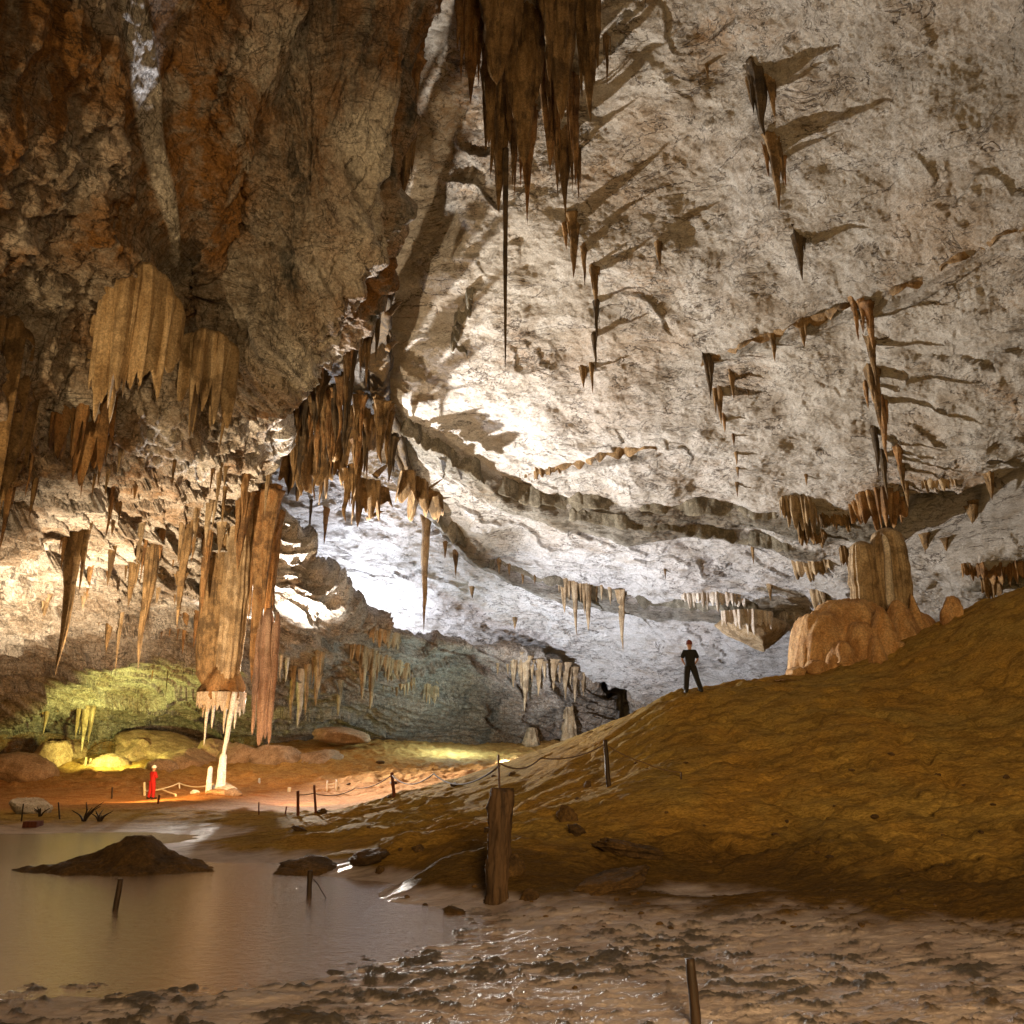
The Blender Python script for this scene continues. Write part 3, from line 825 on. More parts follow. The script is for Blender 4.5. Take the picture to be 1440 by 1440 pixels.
def rope(label, pts_, r, mat, sag=0.12, group=None, name='guide_rope', cat='rope'):
    line = []
    for a, b in zip(pts_[:-1], pts_[1:]):
        a, b = np.array(a), np.array(b); t = np.linspace(0, 1, 14)[:-1]
        seg = a + (b - a) * t[:, None]; seg[:, 2] -= sag * 4 * t * (1 - t) * np.linalg.norm(b - a) * 0.12
        line.append(seg)
    line = np.concatenate(line + [np.array(pts_[-1])[None]])
    org = line[0].copy()
    v, qd, tr = tube_mesh(line - org, r, 6)
    return tag(make_mesh(name, v, qd, tr, M[mat], loc=org), label, cat, group)
# ------------------------------------------------------------------ stalactites of the main vault
C_, W_ = ceil_bvh, wall_bvh
# great cluster overhead: broad fused cones
GRP = 'stalactites of the great cluster overhead'
for bx, by, ty, w, lab, mt, kw in [
    (704, 92, 302, 39, 'longest broad brown stalactite of the overhead cluster, the thin black straw below its tip', 'brown', dict(power=0.75, tips=7)),
    (741, 150, 320, 31, 'brown stalactite with a thin drooping tip right beside the black straw', 'orange', dict(power=1.1, tips=6)),
    (793, 190, 308, 27, 'brown forked stalactite at the lower right end of the overhead cluster', 'brown', dict(power=1.0, tips=6)),
    (664, -10, 150, 27, 'short stalactite on the left flank of the overhead cluster', 'orange', dict(power=.8, tips=6)),
    (646, -40, 72, 18, 'small orange stalactite at the far left rim of the overhead cluster', 'orange', dict(power=.8, tips=4)),
    (690, 10, 212, 37, 'dark fluted stalactite at the upper left of the longest one', 'brown', dict(power=.8, tips=6)),
    (735, 20, 236, 53, 'wide stubby stalactite in the middle of the overhead cluster', 'brown', dict(power=.65, tips=7)),
    (772, 90, 240, 36, 'ragged orange stalactite between the stubby one and the forked one', 'orange', dict(power=.8, tips=6)),
    (806, 110, 262, 24, 'slim orange stalactite tucked against the forked one', 'orange', dict(power=.9, tips=5)),
    (786, -30, 172, 57, 'wide dark stalactite at the top of the cluster', 'brown', dict(power=.7, tips=7)),
    (826, 0, 176, 32, 'dark stalactite on the right side of the overhead cluster', 'brown', dict(power=.8, tips=6)),
    (852, 50, 122, 10, 'small dark stalactite at the right rim of the overhead cluster', 'brown', dict(power=.9, tips=4)),
    (700, -60, 120, 70, 'broad brown mass at the very top of the overhead cluster', 'brown', dict(power=.6, tips=6)),
    (812, 210, 282, 11, 'small brown stalactite at the right foot of the overhead cluster', 'brown', dict(power=.9, tips=4))]:
    kw['squash'] = .8
    st_px(C_, bx, by, ty, w, lab, mt, GRP, lumps=.42, flutes=.34, ns=40, nr=70, bury=1.6, flare=.35, bend=.02, **kw)
st_px(None, 711, 215, 521, 8, 'long thin black straw stalactite hanging against the pale vault', 'dark', Y=hit(C_, 704, 92)[1] - .3, lumps=.15, flare=.1, power=.5, bend=.004, nr=60, bury=.2, tips=0)
st_px(C_, 617, -25, 26, 12, 'small brown stalactite at the top edge between the cluster and the left overhang', 'brown')

tail = 'casting long shadows across the upper right vault'
for bx, by, ty, w, lab, mt in [
    (1066, 106, 193, 26, 'thick dark stalactite with a ragged tip and fanned shadows, high on the upper right vault', 'dark'),
    (1054, 112, 152, 12, 'small brown stalactite at the left of the thick dark ragged one', 'brown'),
    (1084, 116, 168, 16, 'short brown stalactite at the right of the thick dark ragged one', 'brown'),
    (1088, 206, 298, 20, 'pointed brown stalactite below the ragged one, throwing two parallel shadows', 'brown'),
    (1077, 208, 252, 10, 'slim stalactite at the left side of the pointed brown one', 'orange'),
    (1101, 222, 264, 11, 'slim stalactite at the right side of the pointed brown one', 'orange'),
    (1122, 336, 396, 17, 'lone crooked stalactite with the long curved shadow in the right vault', 'dark'),
    (994, 92, 114, 8, 'tiny stalactite with a thin shadow left of the thick dark ragged one', 'brown'),
    (926, 343, 376, 13, 'short stalactite with a wedge shadow in the middle of the vault', 'brown'),
    (806, 316, 393, 16, 'tapering brown stalactite below the overhead cluster', 'brown'),
    (795, 316, 352, 12, 'ragged short stalactite leaning on the tapering brown one', 'orange'),
    (821, 350, 404, 9, 'thin stalactite between the tapering one and the chain below it', 'brown'),
    (836, 378, 432, 15, 'topmost brown stalactite of the vertical chain in the middle vault', 'brown'),
    (838, 424, 484, 9, 'second stalactite down the vertical chain in the middle vault', 'dark'),
    (836, 470, 524, 8, 'third stalactite down the vertical chain in the middle vault', 'dark'),
    (820, 520, 546, 13, 'short forked stalactite at the left foot of the vertical chain', 'brown'),
    (832, 514, 554, 8, 'lowest thin stalactite at the foot of the vertical chain', 'brown'),
    (996, 506, 562, 15, 'dark hooked stalactite at the left end of the long diagonal ridge', 'dark'),
    (1029, 528, 562, 10, 'small brown stalactite under the diagonal ridge, right of the hooked one', 'brown'),
    (1011, 550, 598, 13, 'brown stalactite below the hooked one, first of a short descending string', 'brown'),
    (1018, 588, 608, 9, 'second stalactite of the short descending string', 'orange'),
    (1031, 612, 628, 8, 'third stalactite of the short descending string', 'orange'),
    (1035, 636, 656, 7, 'fourth stalactite of the short descending string', 'brown'),
    (1037, 658, 674, 7, 'fifth stalactite of the short descending string', 'brown'),
    (1036, 680, 700, 6, 'lowest tiny stalactite of the short descending string', 'brown'),
    (1087, 476, 510, 11, 'brown stalactite hanging from the diagonal ridge near its left end', 'brown'),
    (1128, 455, 489, 14, 'chunky brown stalactite in the middle of the diagonal ridge', 'brown'),
    (1201, 427, 480, 11, 'narrow stalactite where the diagonal ridge turns upward', 'orange'),
    (1222, 442, 492, 16, 'uppermost stalactite of the tall right hand column of stalactites', 'orange'),
    (1212, 452, 470, 8, 'stub beside the uppermost stalactite of the tall right hand column', 'orange'),
    (1224, 478, 545, 13, 'second stalactite of the tall right hand column', 'brown'),
    (1228, 520, 604, 20, 'thickest stalactite of the tall right hand column, with broad shadows', 'brown'),
    (1217, 540, 575, 10, 'small stalactite on the left of the thickest one in the tall column', 'orange'),
    (1237, 560, 652, 15, 'long stalactite overlapping the thickest one in the tall column', 'orange'),
    (1229, 606, 672, 12, 'dark slim stalactite in the lower part of the tall right hand column', 'dark'),
    (1240, 636, 704, 12, 'last pointed stalactite of the tall right hand column, above the broad flowstone pillar', 'dark'),
    (1262, 630, 668, 14, 'upper stalactite of the short string right of the tall column', 'orange'),
    (1267, 654, 694, 13, 'middle stalactite of the short string right of the tall column', 'brown'),
    (1273, 678, 716, 10, 'lowest stalactite of the short string right of the tall column', 'brown'),
    (1390, 668, 704, 17, 'brown stalactite with a blocky root above the dark hollow', 'brown'),
    (1368, 722, 768, 13, 'slim brown stalactite inside the dark hollow at the right edge', 'brown'),
    (1301, 762, 786, 12, 'small knobbly stalactite right of the broad pillar top', 'brown'),
    (1330, 768, 780, 9, 'tiny knob of rock further right of the broad pillar top', 'brown'),
    (1133, 668, 684, 7, 'tiny stalactite with a thin shadow above the stepped ledges', 'brown'),
    (1058, 770, 794, 7, 'tiny lone stalactite on the pale vault left of the fringed ledges', 'brown'),
    (1082, 824, 846, 9, 'small fringed stalactite on the pale vault above the hanging wedge rock', 'tan'),
    (935, 800, 816, 5, 'tiniest stalactite with a hair thin shadow on the pale far vault', 'brown'),
    (664, 826, 842, 10, 'small brown knob of rock on the bright far vault', 'brown'),
    (724, 869, 886, 9, 'small brown knob of rock low on the far vault near the passage', 'brown'),
    (600, 728, 891, 13, 'long crooked tapering stalactite hanging before the bright far vault', 'tan'),
    (626, 764, 786, 9, 'short stalactite to the right of the long crooked one', 'brown'),
    (641, 778, 812, 8, 'small brown stalactite on the lower ledge near the long crooked one', 'brown'),
    (459, 716, 768, 9, 'thin stalactite with an orange root before the brightest patch of the vault', 'orange'),
    (438, 704, 758, 5, 'hair thin stalactite left of the orange rooted one', 'dark'),
    (1052, 548, 560, 6, 'tiny stub beside the short descending string', 'brown')]:
    st_px(C_, bx, by, ty, w, lab, mt, 'stalactites of the main vault', lumps=.34, flutes=.26, bury=.5, flare=.6)

# hanging teeth of the lower ledge
G2 = 'stalactites along the lower ledge of the far vault'
for bx, by, ty, w, lab in [
    (793, 818, 862, 13, 'stout tan stalactite, first in the row on the lower ledge'),
    (808, 820, 894, 10, 'long thin tan stalactite, second in the row on the lower ledge'),
    (826, 824, 888, 13, 'stout long tan stalactite in the middle of the row on the lower ledge'),
    (873, 838, 917, 11, 'longest straw tipped stalactite at the right of the row on the lower ledge')]:
    st_px(C_, bx, by, ty, w, lab, 'tan', G2, lumps=.25, flutes=.2, bury=.5, power=.75)
for bx, by, ty, w in [(800, 818, 846, 7), (816, 822, 848, 7), (838, 827, 850, 7), (846, 829, 846, 6), (858, 834, 852, 6), (786, 814, 834, 6)]:
    st_px(C_, bx, by, ty, w, 'short tan stalactite between the long ones of the lower ledge row', 'tan', 'short teeth of the lower ledge', bury=.5)
for bx, by, ty, w in [(702, 792, 808, 7), (716, 797, 812, 6), (735, 804, 822, 7), (752, 810, 824, 6)]:
    st_px(C_, bx, by, ty, w, 'short brown tooth on the left stretch of the lower ledge', 'brown', 'brown teeth on the left of the lower ledge', bury=.4)

# fringes on the ledges
cur_px(C_, 'pale fringe of fine stalactites along the far ledge left of the black clad person', [(958, 838, 852), (980, 836, 862), (1005, 838, 866), (1030, 840, 858), (1048, 846, 856)], 15, .35, mat='pale', seed=3, spike=.75)
cur_px(C_, 'brown fringed flowstone on the stepped ledge left of the broad pillar', [(1096, 708, 728), (1112, 706, 748), (1130, 706, 764), (1146, 708, 742)], 9, .7, mat='tan', seed=4, spike=.55)
cur_px(C_, 'small fringed flowstone hanging under the stepped ledge', [(1120, 742, 768), (1136, 748, 772), (1152, 752, 778), (1164, 752, 764)], 7, .5, mat='brown', seed=5, spike=.6)
cur_px(C_, 'orange flowstone fringe on the ledge right above the broad pillar', [(1196, 714, 742), (1216, 702, 748), (1238, 696, 752), (1258, 698, 748), (1274, 706, 738)], 11, .7, mat='orange', seed=6, spike=.5)
cur_px(C_, 'thin brown fringe on the ledge between the fringed flowstones', [(1148, 726, 744), (1170, 728, 748), (1195, 730, 750)], 8, .4, mat='brown', seed=7, spike=.6)
cur_px(C_, 'tan fringed ledge left of the broad pillar base', [(1118, 796, 812), (1132, 792, 822), (1150, 792, 816), (1168, 792, 806)], 8, .5, mat='tan', seed=8, spike=.6)
cur_px(C_, 'dark brown fringe of rock close to the left side of the broad pillar', [(1180, 775, 800), (1194, 776, 808), (1204, 778, 800)], 5, .5, mat='brown', seed=9, spike=.5)
cur_px(C_, 'pinkish brown fringe of rock along the right edge ledge', [(1352, 802, 814), (1380, 800, 822), (1410, 800, 826), (1445, 798, 820)], 12, .6, mat='orange', seed=10, spike=.6)
cur_px(C_, 'short brown clump of dripstone under the right edge ledge', [(1380, 822, 842), (1394, 822, 852), (1408, 824, 840)], 4, .6, mat='brown', seed=11, spike=.5)
cur_px(C_, 'line of small stubs right of the short string of stalactites', [(1296, 682, 694), (1320, 680, 696), (1345, 678, 690)], 9, .3, mat='tan', seed=12, spike=.7)
cur_px(C_, 'faint pale fringe above the hanging wedge rock', [(1092, 866, 880), (1110, 865, 880), (1130, 866, 876)], 7, .3, mat='pale', seed=13, spike=.7)
cur_px(C_, 'ochre fringe of rock low on the vault left of the orange mound', [(1140, 836, 858), (1150, 832, 866), (1162, 834, 856)], 5, .4, mat='tan', seed=14, spike=.6)
cur_px(C_, 'small brown fringe beneath the long faint ridge in the middle vault', [(750, 664, 678), (768, 660, 676), (786, 656, 668)], 6, .25, mat='brown', seed=15, spike=.7)
# wedge shaped rock that hangs from the far vault, with its fringe
B = hit(C_, 1054, 868) + np.array([0, -1.2, 0])
wr = px_size(B, 1)
wv_, wq = boulder_mesh((38 * wr, 1.6, 26 * wr), 91, planes=14)
wv_[:, 0] *= np.clip(1.0 + wv_[:, 2] / (36 * wr), 0.12, 1.3); wv_[:, 0] += np.clip(-wv_[:, 2], 0, None) * 0.45
tag(make_mesh('hanging_rock', wv_, wq, mat=M['tan'], loc=B + np.array([0, 0, -24 * wr])), 'ochre wedge shaped rock hanging point down right of the black clad person', 'rock')
cur_px(C_, 'pale fringe draped over the top of the hanging wedge rock', [(1014, 866, 884, B[1] - 1.5), (1040, 864, 890, B[1] - 1.9), (1062, 864, 896, B[1] - 1.9), (1088, 868, 888, B[1] - 1.5)], 12, .35, mat='pale', seed=16, spike=.6)

# ------------------------------------------------------------------ ragged rock along the edge of the overhang
def rib(label, pl, w, mat='brown', seed=1, rough=.5):
    line = np.array([P(*c) for c in pl])
    L = catmull(line, 60); org = L[0].copy()
    r = px_size(L[30], w) / 2 * np.interp(np.linspace(0, 1, 60), [0, .1, .6, 1], [.8, 1, .9, .3])
    v, qd, tr = tube_mesh(L - org, r, 22, rough, seed)
    v += (fbm(v * 1.6 + seed, 4, 0.6) * r.mean() * 0.5)[:, None] * np.array([[0.7, 0.5, 0.6]])
    return tag(make_mesh('rock_rib', v, qd, tr, M[mat], loc=org), label, 'rock rib')


rib('brown ragged rib of rock that runs down from the overhang edge to the ledge', [(538, 410, 38), (536, 470, 44), (535, 540, 50), (546, 590, 54), (562, 640, 57.5), (585, 690, 60.5), (604, 720, 62)], 24, 'dark', 3, .7)
RG = 'ragged brown drapery along the overhang edge'
for lab, pl, n_, th, mt, sd, sp in [
    ('ragged brown drapery hanging nearest the bright vault, lowest of the torn pieces', [(494, 690, 740, 54.0), (506, 684, 752, 54.0), (520, 688, 742, 54.0), (532, 694, 730, 54.5), (540, 700, 716, 55.0)], 8, .45, 'brown', 21, .7),
    ('ragged brown drapery above the lowest torn piece', [(470, 610, 668, 52.0), (484, 588, 690, 52.0), (500, 582, 700, 52.5), (518, 590, 690, 53.0), (530, 606, 650, 53.0)], 9, .5, 'brown', 22, .6),
    ('orange brown drapery left of the torn pieces, above the bright edge', [(428, 640, 690, 52.0), (442, 622, 716, 52.0), (456, 618, 722, 52.5), (470, 628, 700, 53.0), (482, 640, 690, 53.0)], 8, .5, 'brown', 23, .55),
    ('brown folded drapery at the left end of the torn row', [(398, 652, 690, 53.0), (410, 640, 706, 53.0), (424, 648, 716, 53.5), (436, 664, 700, 54.0)], 6, .5, 'brown', 24, .5),
    ('small dark drapery high on the bright patch of vault', [(418, 596, 618, 54.0), (432, 586, 628, 54.0), (446, 584, 610, 54.5)], 4, .4, 'brown', 25, .5),
    ('fringed drapery at the lower end of the ragged rib', [(566, 672, 716, 55.5), (578, 676, 742, 56.0), (592, 688, 736, 56.5), (608, 702, 740, 57.0), (622, 716, 742, 57.5)], 10, .5, 'brown', 26, .7),
    ('reddish dripping knob under the overhang edge', [(438, 508, 532, 39), (446, 506, 540, 39), (452, 508, 526, 39)], 3, .35, 'orange', 27, .6),
    ('short torn drapery on the right flank of the overhang edge', [(548, 545, 560, 53.0), (562, 548, 586, 54.0), (574, 556, 578, 55.0)], 4, .4, 'brown', 28, .7)]:
    cur_px(None, lab, pl, n_, th, mat=mt, seed=sd, spike=sp, group=RG, name='ragged_drapery', cat='drapery', sinu=.9, bury=.6, sharp=.8)
for k, (x0, y0, x1, y1, Y, w) in enumerate([(548, 440, 566, 424, 38.5, 9), (546, 490, 562, 478, 41.0, 9), (572, 566, 592, 524, 54.0, 10), (582, 586, 622, 572, 57.0, 9), (640, 606, 682, 588, 63.0, 8), (590, 694, 622, 676, 58.0, 7), (600, 708, 634, 700, 58.0, 6), (530, 668, 550, 650, 54.0, 8), (470, 646, 500, 610, 52.0, 10), (490, 620, 518, 586, 52.5, 12), (424, 610, 452, 584, 53.0, 13), (450, 662, 476, 640, 52.5, 9), (500, 690, 534, 706, 54.0, 7), (520, 728, 542, 718, 55.0, 6)]):
    a, b = P(x0, y0, Y), P(x1, y1, Y + 1.6)
    t = np.linspace(-.12, 1, 18)[:, None]
    ln = (b - a) * t + np.sin(t * 3 + k) * np.array([[.06, 0, .12]]) * (b - a)[2]
    v, qd, tr = tube_mesh(ln, px_size(a, w) / 2 * np.linspace(1.2, .1, 18), 12, .45, k + 40)
    tag(make_mesh('rock_spur', v, qd, tr, M['brown'], loc=a), 'thin brown rock spur that juts upward from the torn drapery edge', 'rock spur', 'rock spurs along the overhang edge')

# ------------------------------------------------------------------ left side: stalactites, draped flowstone, the fluted column
cur_px(None, 'big fluted flowstone curtain under the dark overhang', [(118, 470, 530, 28.2), (130, 418, 568, 26.9), (150, 392, 584, 26.0), (180, 384, 592, 25.5), (210, 390, 580, 25.8), (234, 414, 556, 26.7), (252, 456, 505, 28.4)], 24, .36, mat='flute', seed=31, spike=.28, flute=1.1, base=.35, dome=.2, sinu=.4, per=9, bury=.5, sharp=1.2, amp0=.15)
cur_px(None, 'brown flowstone curtain hanging just below and left of the big fluted one', [(70, 545, 640, 27.6), (92, 530, 668, 26.9), (116, 528, 650, 26.8), (140, 545, 690, 27.4), (160, 570, 640, 28.2)], 14, .4, mat='orange', seed=34, spike=.55, flute=1.0, base=.4, dome=.1, sinu=.5, bury=.8, sharp=1.1, amp0=.15)
cur_px(None, 'tan flowstone curtain right of the big fluted one under the lip', [(262, 500, 590, 28.6), (284, 490, 620, 28.4), (310, 498, 600, 29.0), (330, 520, 630, 30.0)], 12, .35, mat='tan', seed=35, spike=.6, flute=1.0, base=.4, dome=.1, sinu=.5, bury=.8, sharp=1.1, amp0=.15)
cur_px(None, 'wide brown flowstone curtain at the left edge of the photo', [(-60, 480, 730, 24), (-20, 470, 770, 23.5), (10, 475, 785, 23.5), (32, 500, 720, 24.5), (52, 530, 680, 26)], 22, .4, mat='brown', seed=32, spike=.45, flute=.7, base=.55, dome=.1, sinu=.5, bury=.8, sharp=1.2, amp0=.3)
cur_px(None, 'dim brown flowstone curtain between the edge curtain and the big fluted one', [(70, 510, 600, 27.5), (92, 490, 640, 28), (118, 500, 600, 29)], 7, .5, mat='brown', seed=33, spike=.4, bury=.8)
G3 = 'stalactites of the left vault'
for bx, by, ty, w, Y, lab, mt in [
    (70, 540, 732, 30, 29.5, 'dark pointed stalactite between the two upper flowstone curtains', 'brown'),
    (146, 575, 704, 17, 30, 'thin brown stalactite under the big fluted curtain', 'brown'),
    (112, 715, 950, 31, 38, 'long dark tipped stalactite, longest of the left vault', 'brown'),
    (120, 590, 660, 20, 30.5, 'short brown stalactite just left of the thin one under the fluted curtain', 'orange'),
    (208, 664, 798, 22, 43, 'tan stalactite hanging alone in the middle of the left vault', 'tan'),
    (160, 832, 922, 28, 50, 'stubby brown stalactite right of the longest one', 'brown'),
    (173, 845, 948, 11, 50.5, 'thin tan stalactite beside the stubby brown one', 'tan'),
    (190, 772, 856, 28, 46, 'thick brown stalactite above the pair of stubby ones', 'brown'),
    (217, 752, 934, 27, 47, 'long brown stalactite with a dark tip, middle of the left vault', 'brown'),
    (203, 865, 946, 8, 50, 'thin straw left of the long brown one with a dark tip', 'tan'),
    (266, 722, 884, 23, 47, 'brown stalactite with a narrow waist next to the fluted column', 'brown'),
    (250, 560, 625, 18, 31.2, 'orange stalactite at the right end of the big fluted curtain', 'orange'),
    (40, 590, 640, 14, 27, 'small brown stalactite behind the edge curtain', 'brown'),
    (300, 690, 760, 26, 50, 'orange stalactite above the left shoulder of the fluted column', 'orange'),
    (345, 684, 808, 30, 50, 'orange stalactite above the right shoulder of the fluted column', 'orange'),
    (369, 770, 962, 32, 52.0, 'long orange stalactite right beside the fluted column', 'orange'),
    (381, 800, 905, 19, 53.5, 'shorter orange stalactite to the right of the long orange one', 'orange'),
    (287, 815, 866, 16, 50, 'short orange stalactite at the left of the fluted column', 'orange'),
    (236, 944, 984, 4, 60, 'hair thin dark straw before the green lit rock', 'dark'),
    (272, 930, 960, 4, 60, 'hair thin straw nearest the fluted column', 'dark'),
    (217, 925, 960, 9, 60, 'small brown stalactite left of the hair thin straws', 'orange'),
    (14, 690, 780, 20, 28, 'orange stalactite at the left edge under the edge curtain', 'orange')]:
    st_px(W_, bx, by, ty, w, lab, mt, G3, Y=Y, lumps=.30, flutes=.24, bury=3.6, power=.75, nr=60, ns=28)
rs_ = np.random.default_rng(77)
for k in range(58):
    bx = rs_.uniform(0, 390); by = rs_.uniform(590 + bx * .15, 860)
    st_px(W_, bx, by, by + rs_.uniform(16, 70) * (1.0 if by < 780 else .6), rs_.uniform(6, 17), 'small brown stalactite among the many on the broken left vault', rs_.choice(['brown', 'orange', 'orange', 'tan']), 'small stalactites scattered over the left vault', lumps=.35, flutes=.25, bury=1.0, tips=1)
ED = [(30, 584, 27.6), (130, 574, 28.2), (230, 562, 29), (330, 545, 31), (400, 532, 33), (480, 515, 36), (540, 500, 39)]
for k in range(46):
    by = rs_.uniform(-20, 520); ex = np.interp(by, [e[0] for e in ED], [e[1] for e in ED]); eY = np.interp(by, [e[0] for e in ED], [e[2] for e in ED])
    st_px(None, ex + rs_.uniform(-22, 12), by, by + rs_.uniform(26, 80), rs_.uniform(9, 22), 'small brown stalactite in the ragged row along the overhang edge', rs_.choice(['brown', 'orange', 'dark']), 'small stalactites along the overhang edge', Y=eY + rs_.uniform(.2, 1.4), lumps=.5, flutes=.4, bury=1.2, tips=2)
# dark faces of the ledges and the added long diagonal fin
cur_px(C_, 'grey ochre ledge that sweeps from the overhang edge across the far vault', [(556, 592, 612), (610, 622, 640), (660, 656, 673), (712, 688, 704), (770, 702, 716), (850, 710, 721), (940, 715, 725), (1030, 720, 730), (1095, 726, 737)], 30, .4, mat='ledge', seed=71, sharp=.6, spike=.4, name='rock_ledge', cat='rock ledge', sinu=.3, bury=.8, amp0=.05, per=14)
cur_px(C_, 'thin grey ledge just below the sweeping one, curving to the broad pillar', [(800, 726, 734), (880, 737, 748), (960, 743, 754), (1040, 756, 768), (1110, 770, 780)], 17, .3, mat='ledge', seed=72, sharp=.6, spike=.5, name='rock_ledge', cat='rock ledge', sinu=.3, bury=.6, amp0=.05, per=14)
cur_px(C_, 'brown lower ledge carrying the row of long stalactites on the far vault', [(606, 716, 734), (650, 758, 776), (700, 788, 804), (770, 812, 826), (850, 836, 850), (930, 848, 860), (1000, 852, 862), (1066, 858, 866)], 30, .35, mat='ledge', seed=73, sharp=.8, spike=.55, name='rock_ledge', cat='rock ledge', sinu=.3, bury=.7, amp0=.05, per=14)
cur_px(C_, 'diagonal rock fin added to draw a long shadow line rising to the right edge of the photo', [(990, 508, 519), (1060, 480, 490), (1130, 454, 465), (1200, 429, 439), (1290, 398, 407), (1360, 358, 366), (1450, 316, 325)], 21, .22, mat='brown', seed=74, sharp=.7, spike=.85, name='rock_fin', cat='rock fin', sinu=.8, bury=.15, amp0=.0, per=16)  # fin added so that its shaded face draws the ridge's shadow line
cur_px(C_, 'short dark fin of rock on the middle vault, fringed below', [(738, 670, 678), (800, 653, 664), (860, 638, 648), (925, 630, 636)], 10, .2, mat='brown', seed=75, spike=.85, per=14, amp0=.0, name='rock_fin', cat='rock fin', sinu=.5, bury=.4)
cur_px(C_, 'thin dark crooked fin below the long black straw', [(668, 408, 424), (650, 440, 458), (640, 462, 486), (652, 496, 510)], 9, .3, mat='ledge', seed=76, spike=.6, name='rock_fin', cat='rock fin', sinu=.5, bury=.4)
for k in range(44):
    bx = rs_.uniform(385, 552); by = 520 + (bx - 385) * rs_.uniform(-.15, .75) + rs_.uniform(0, 90)
    st_px(None, bx, by, by + rs_.uniform(22, 78), rs_.uniform(8, 20), 'small ragged stalactite among the torn draperies along the bright edge', rs_.choice(['brown', 'orange', 'brown', 'dark']), 'small stalactites among the torn draperies', Y=45.5 + (by - 520) * .045, lumps=.5, flutes=.4, bury=.9, tips=1, bend=.1)
for bx, by, ty, w in [(252, 872, 902, 9), (261, 870, 922, 11), (276, 872, 912, 10), (306 - 18, 872, 928, 10), (240, 876, 898, 8), (282, 880, 905, 7), (228, 880, 900, 8)]:
    st_px(W_, bx, by, ty, w, 'small orange stalactite in the fringe left of the fluted column', 'orange', 'orange fringe left of the fluted column', Y=56, bury=1.2)
# fluted column: root, shaft, canopy with its drips
YK = 52.0
root = P(323, 765, YK)
colm = thing('hanging_column', 'massive fluted hanging column, dark on one side, above the white stalagmites', 'dripstone column', root)
for nm, dx, wd, mt, sd in [('shaft', -13, 46, 'brown', 301), ('fluted_side', 15, 44, 'tan', 303)]:
    v, qd, tr = drip_mesh(px_len(root, 972 - abs(dx) * .3), px_size(root, wd) / 2, sd, blunt=.58, flutes=.18, lumps=.12, flare=.12, bury=5.0, ns=80, nr=80, bend=.006, power=.8)
    a_ = np.arctan2(v[:, 1], v[:, 0]); rr_ = 1 + 0.10 * np.abs(np.sin(a_ * 8 + .6)) * np.clip(-v[:, 2] / 3, 0, 1)
    v[:, 0] = v[:, 0] * rr_ + px_size(root, dx); v[:, 1] = v[:, 1] * rr_ - (.25 if dx > 0 else 0)
    make_mesh(nm, v, qd, tr, M[mt], colm)
can = P(312, 975, YK) - root
ph = np.linspace(0, 2 * np.pi, 60, endpoint=False); rows = []
for t, rs, dz in [(0, .6, 1.5), (.2, .75, .9), (.4, .95, .3), (.6, 1.05, -.15), (.8, 1.0, -.4), (1, .3, -.25)]:
    rr_ = rs * px_size(root, 60) / 2 * (1 + .42 * fbm(np.stack([np.cos(ph) * 2, np.sin(ph) * 2, ph * 0 + t * 2], 1), 3))
    rows.append(np.stack([rr_ * np.cos(ph), rr_ * np.sin(ph) * .8, dz + 0 * ph], 1) + can)
make_mesh('canopy', np.concatenate(rows), grid_quads(60, 6, True), mat=M['orange'], parent=colm)
cp = [(can + np.array([math.cos(a) * px_size(root, 58) / 2, math.sin(a) * px_size(root, 46) / 2, -.15]), 1.0 + .35 * math.sin(3 * a)) for a in np.linspace(0, 2 * np.pi, 13)]
curtain(None, cp, 26, .16, mat='pale', seed=41, spike=.6, name='drip_fringe', parent=colm, bury=.2)
for dx, L in [(-13, 1.9), (16, 1.75), (25, .95), (-5, .9), (8, 1.2)]:
    v, qd, tr = drip_mesh(L + .6, .10, 400 + dx, bury=.1, power=.5)
    o = make_mesh('straw', v, qd, tr, M['white'], colm); o.location = tuple(can + np.array([px_size(root, dx), -.6 * (1 if dx % 2 else .4), -.55]))

# pink hanging clump right of the column
G4 = 'pink dripstone hanging behind the fluted column'
for bx, by, ty, w, lab in [(374, 925, 1050, 21, 'thick pink stalactite, longest of the pink hanging clump'), (362, 930, 1034, 11, 'pink stalactite at the left of the hanging pink clump'), (386, 930, 1047, 12, 'pink stalactite at the right of the hanging pink clump'), (380, 945, 1040, 11, 'slim pink stalactite at the front of the hanging pink clump')]:
    st_px(None, bx, by, ty, w, lab, 'pink', G4, Y=52, lumps=.35, blunt=.3, bury=3.0, flare=-.75, tips=0, ns=30)
# band of stalactites along the far left wall
G5 = 'stalactites along the far wall band'
for bx, by, ty, w, lab, mt in [
    (413, 940, 1014, 10, 'thin tan stalactite, first right of the pink clump', 'tan'),
    (424, 948, 1024, 15, 'stout pink tipped stalactite near the pink clump', 'pale'),
    (448, 925, 994, 15, 'tan stalactite with a flared root on the far wall band', 'tan'),
    (433, 935, 1008, 11, 'short tan stalactite between the stout and the flared ones', 'tan'),
    (478, 962, 1008, 11, 'lone short brown stalactite over the pink slab', 'tan'),
    (512, 915, 985, 16, 'tan stalactite, left one of the wide pair on the far wall', 'tan'),
    (524, 925, 1000, 13, 'longer tan stalactite, right one of the wide pair on the far wall', 'tan'),
    (404, 925, 960, 7, 'tiny white straw just right of the pink clump', 'white'),
    (396, 920, 955, 6, 'tiny pale straw behind the pink clump', 'pale')]:
    near = False
    st_px(W_, bx, by, ty, w * (1.35 if near else 1), lab, mt, G5, Y=52.7 if near else None, lumps=.3, flutes=.25, bury=3.0 if near else .8, power=.7)
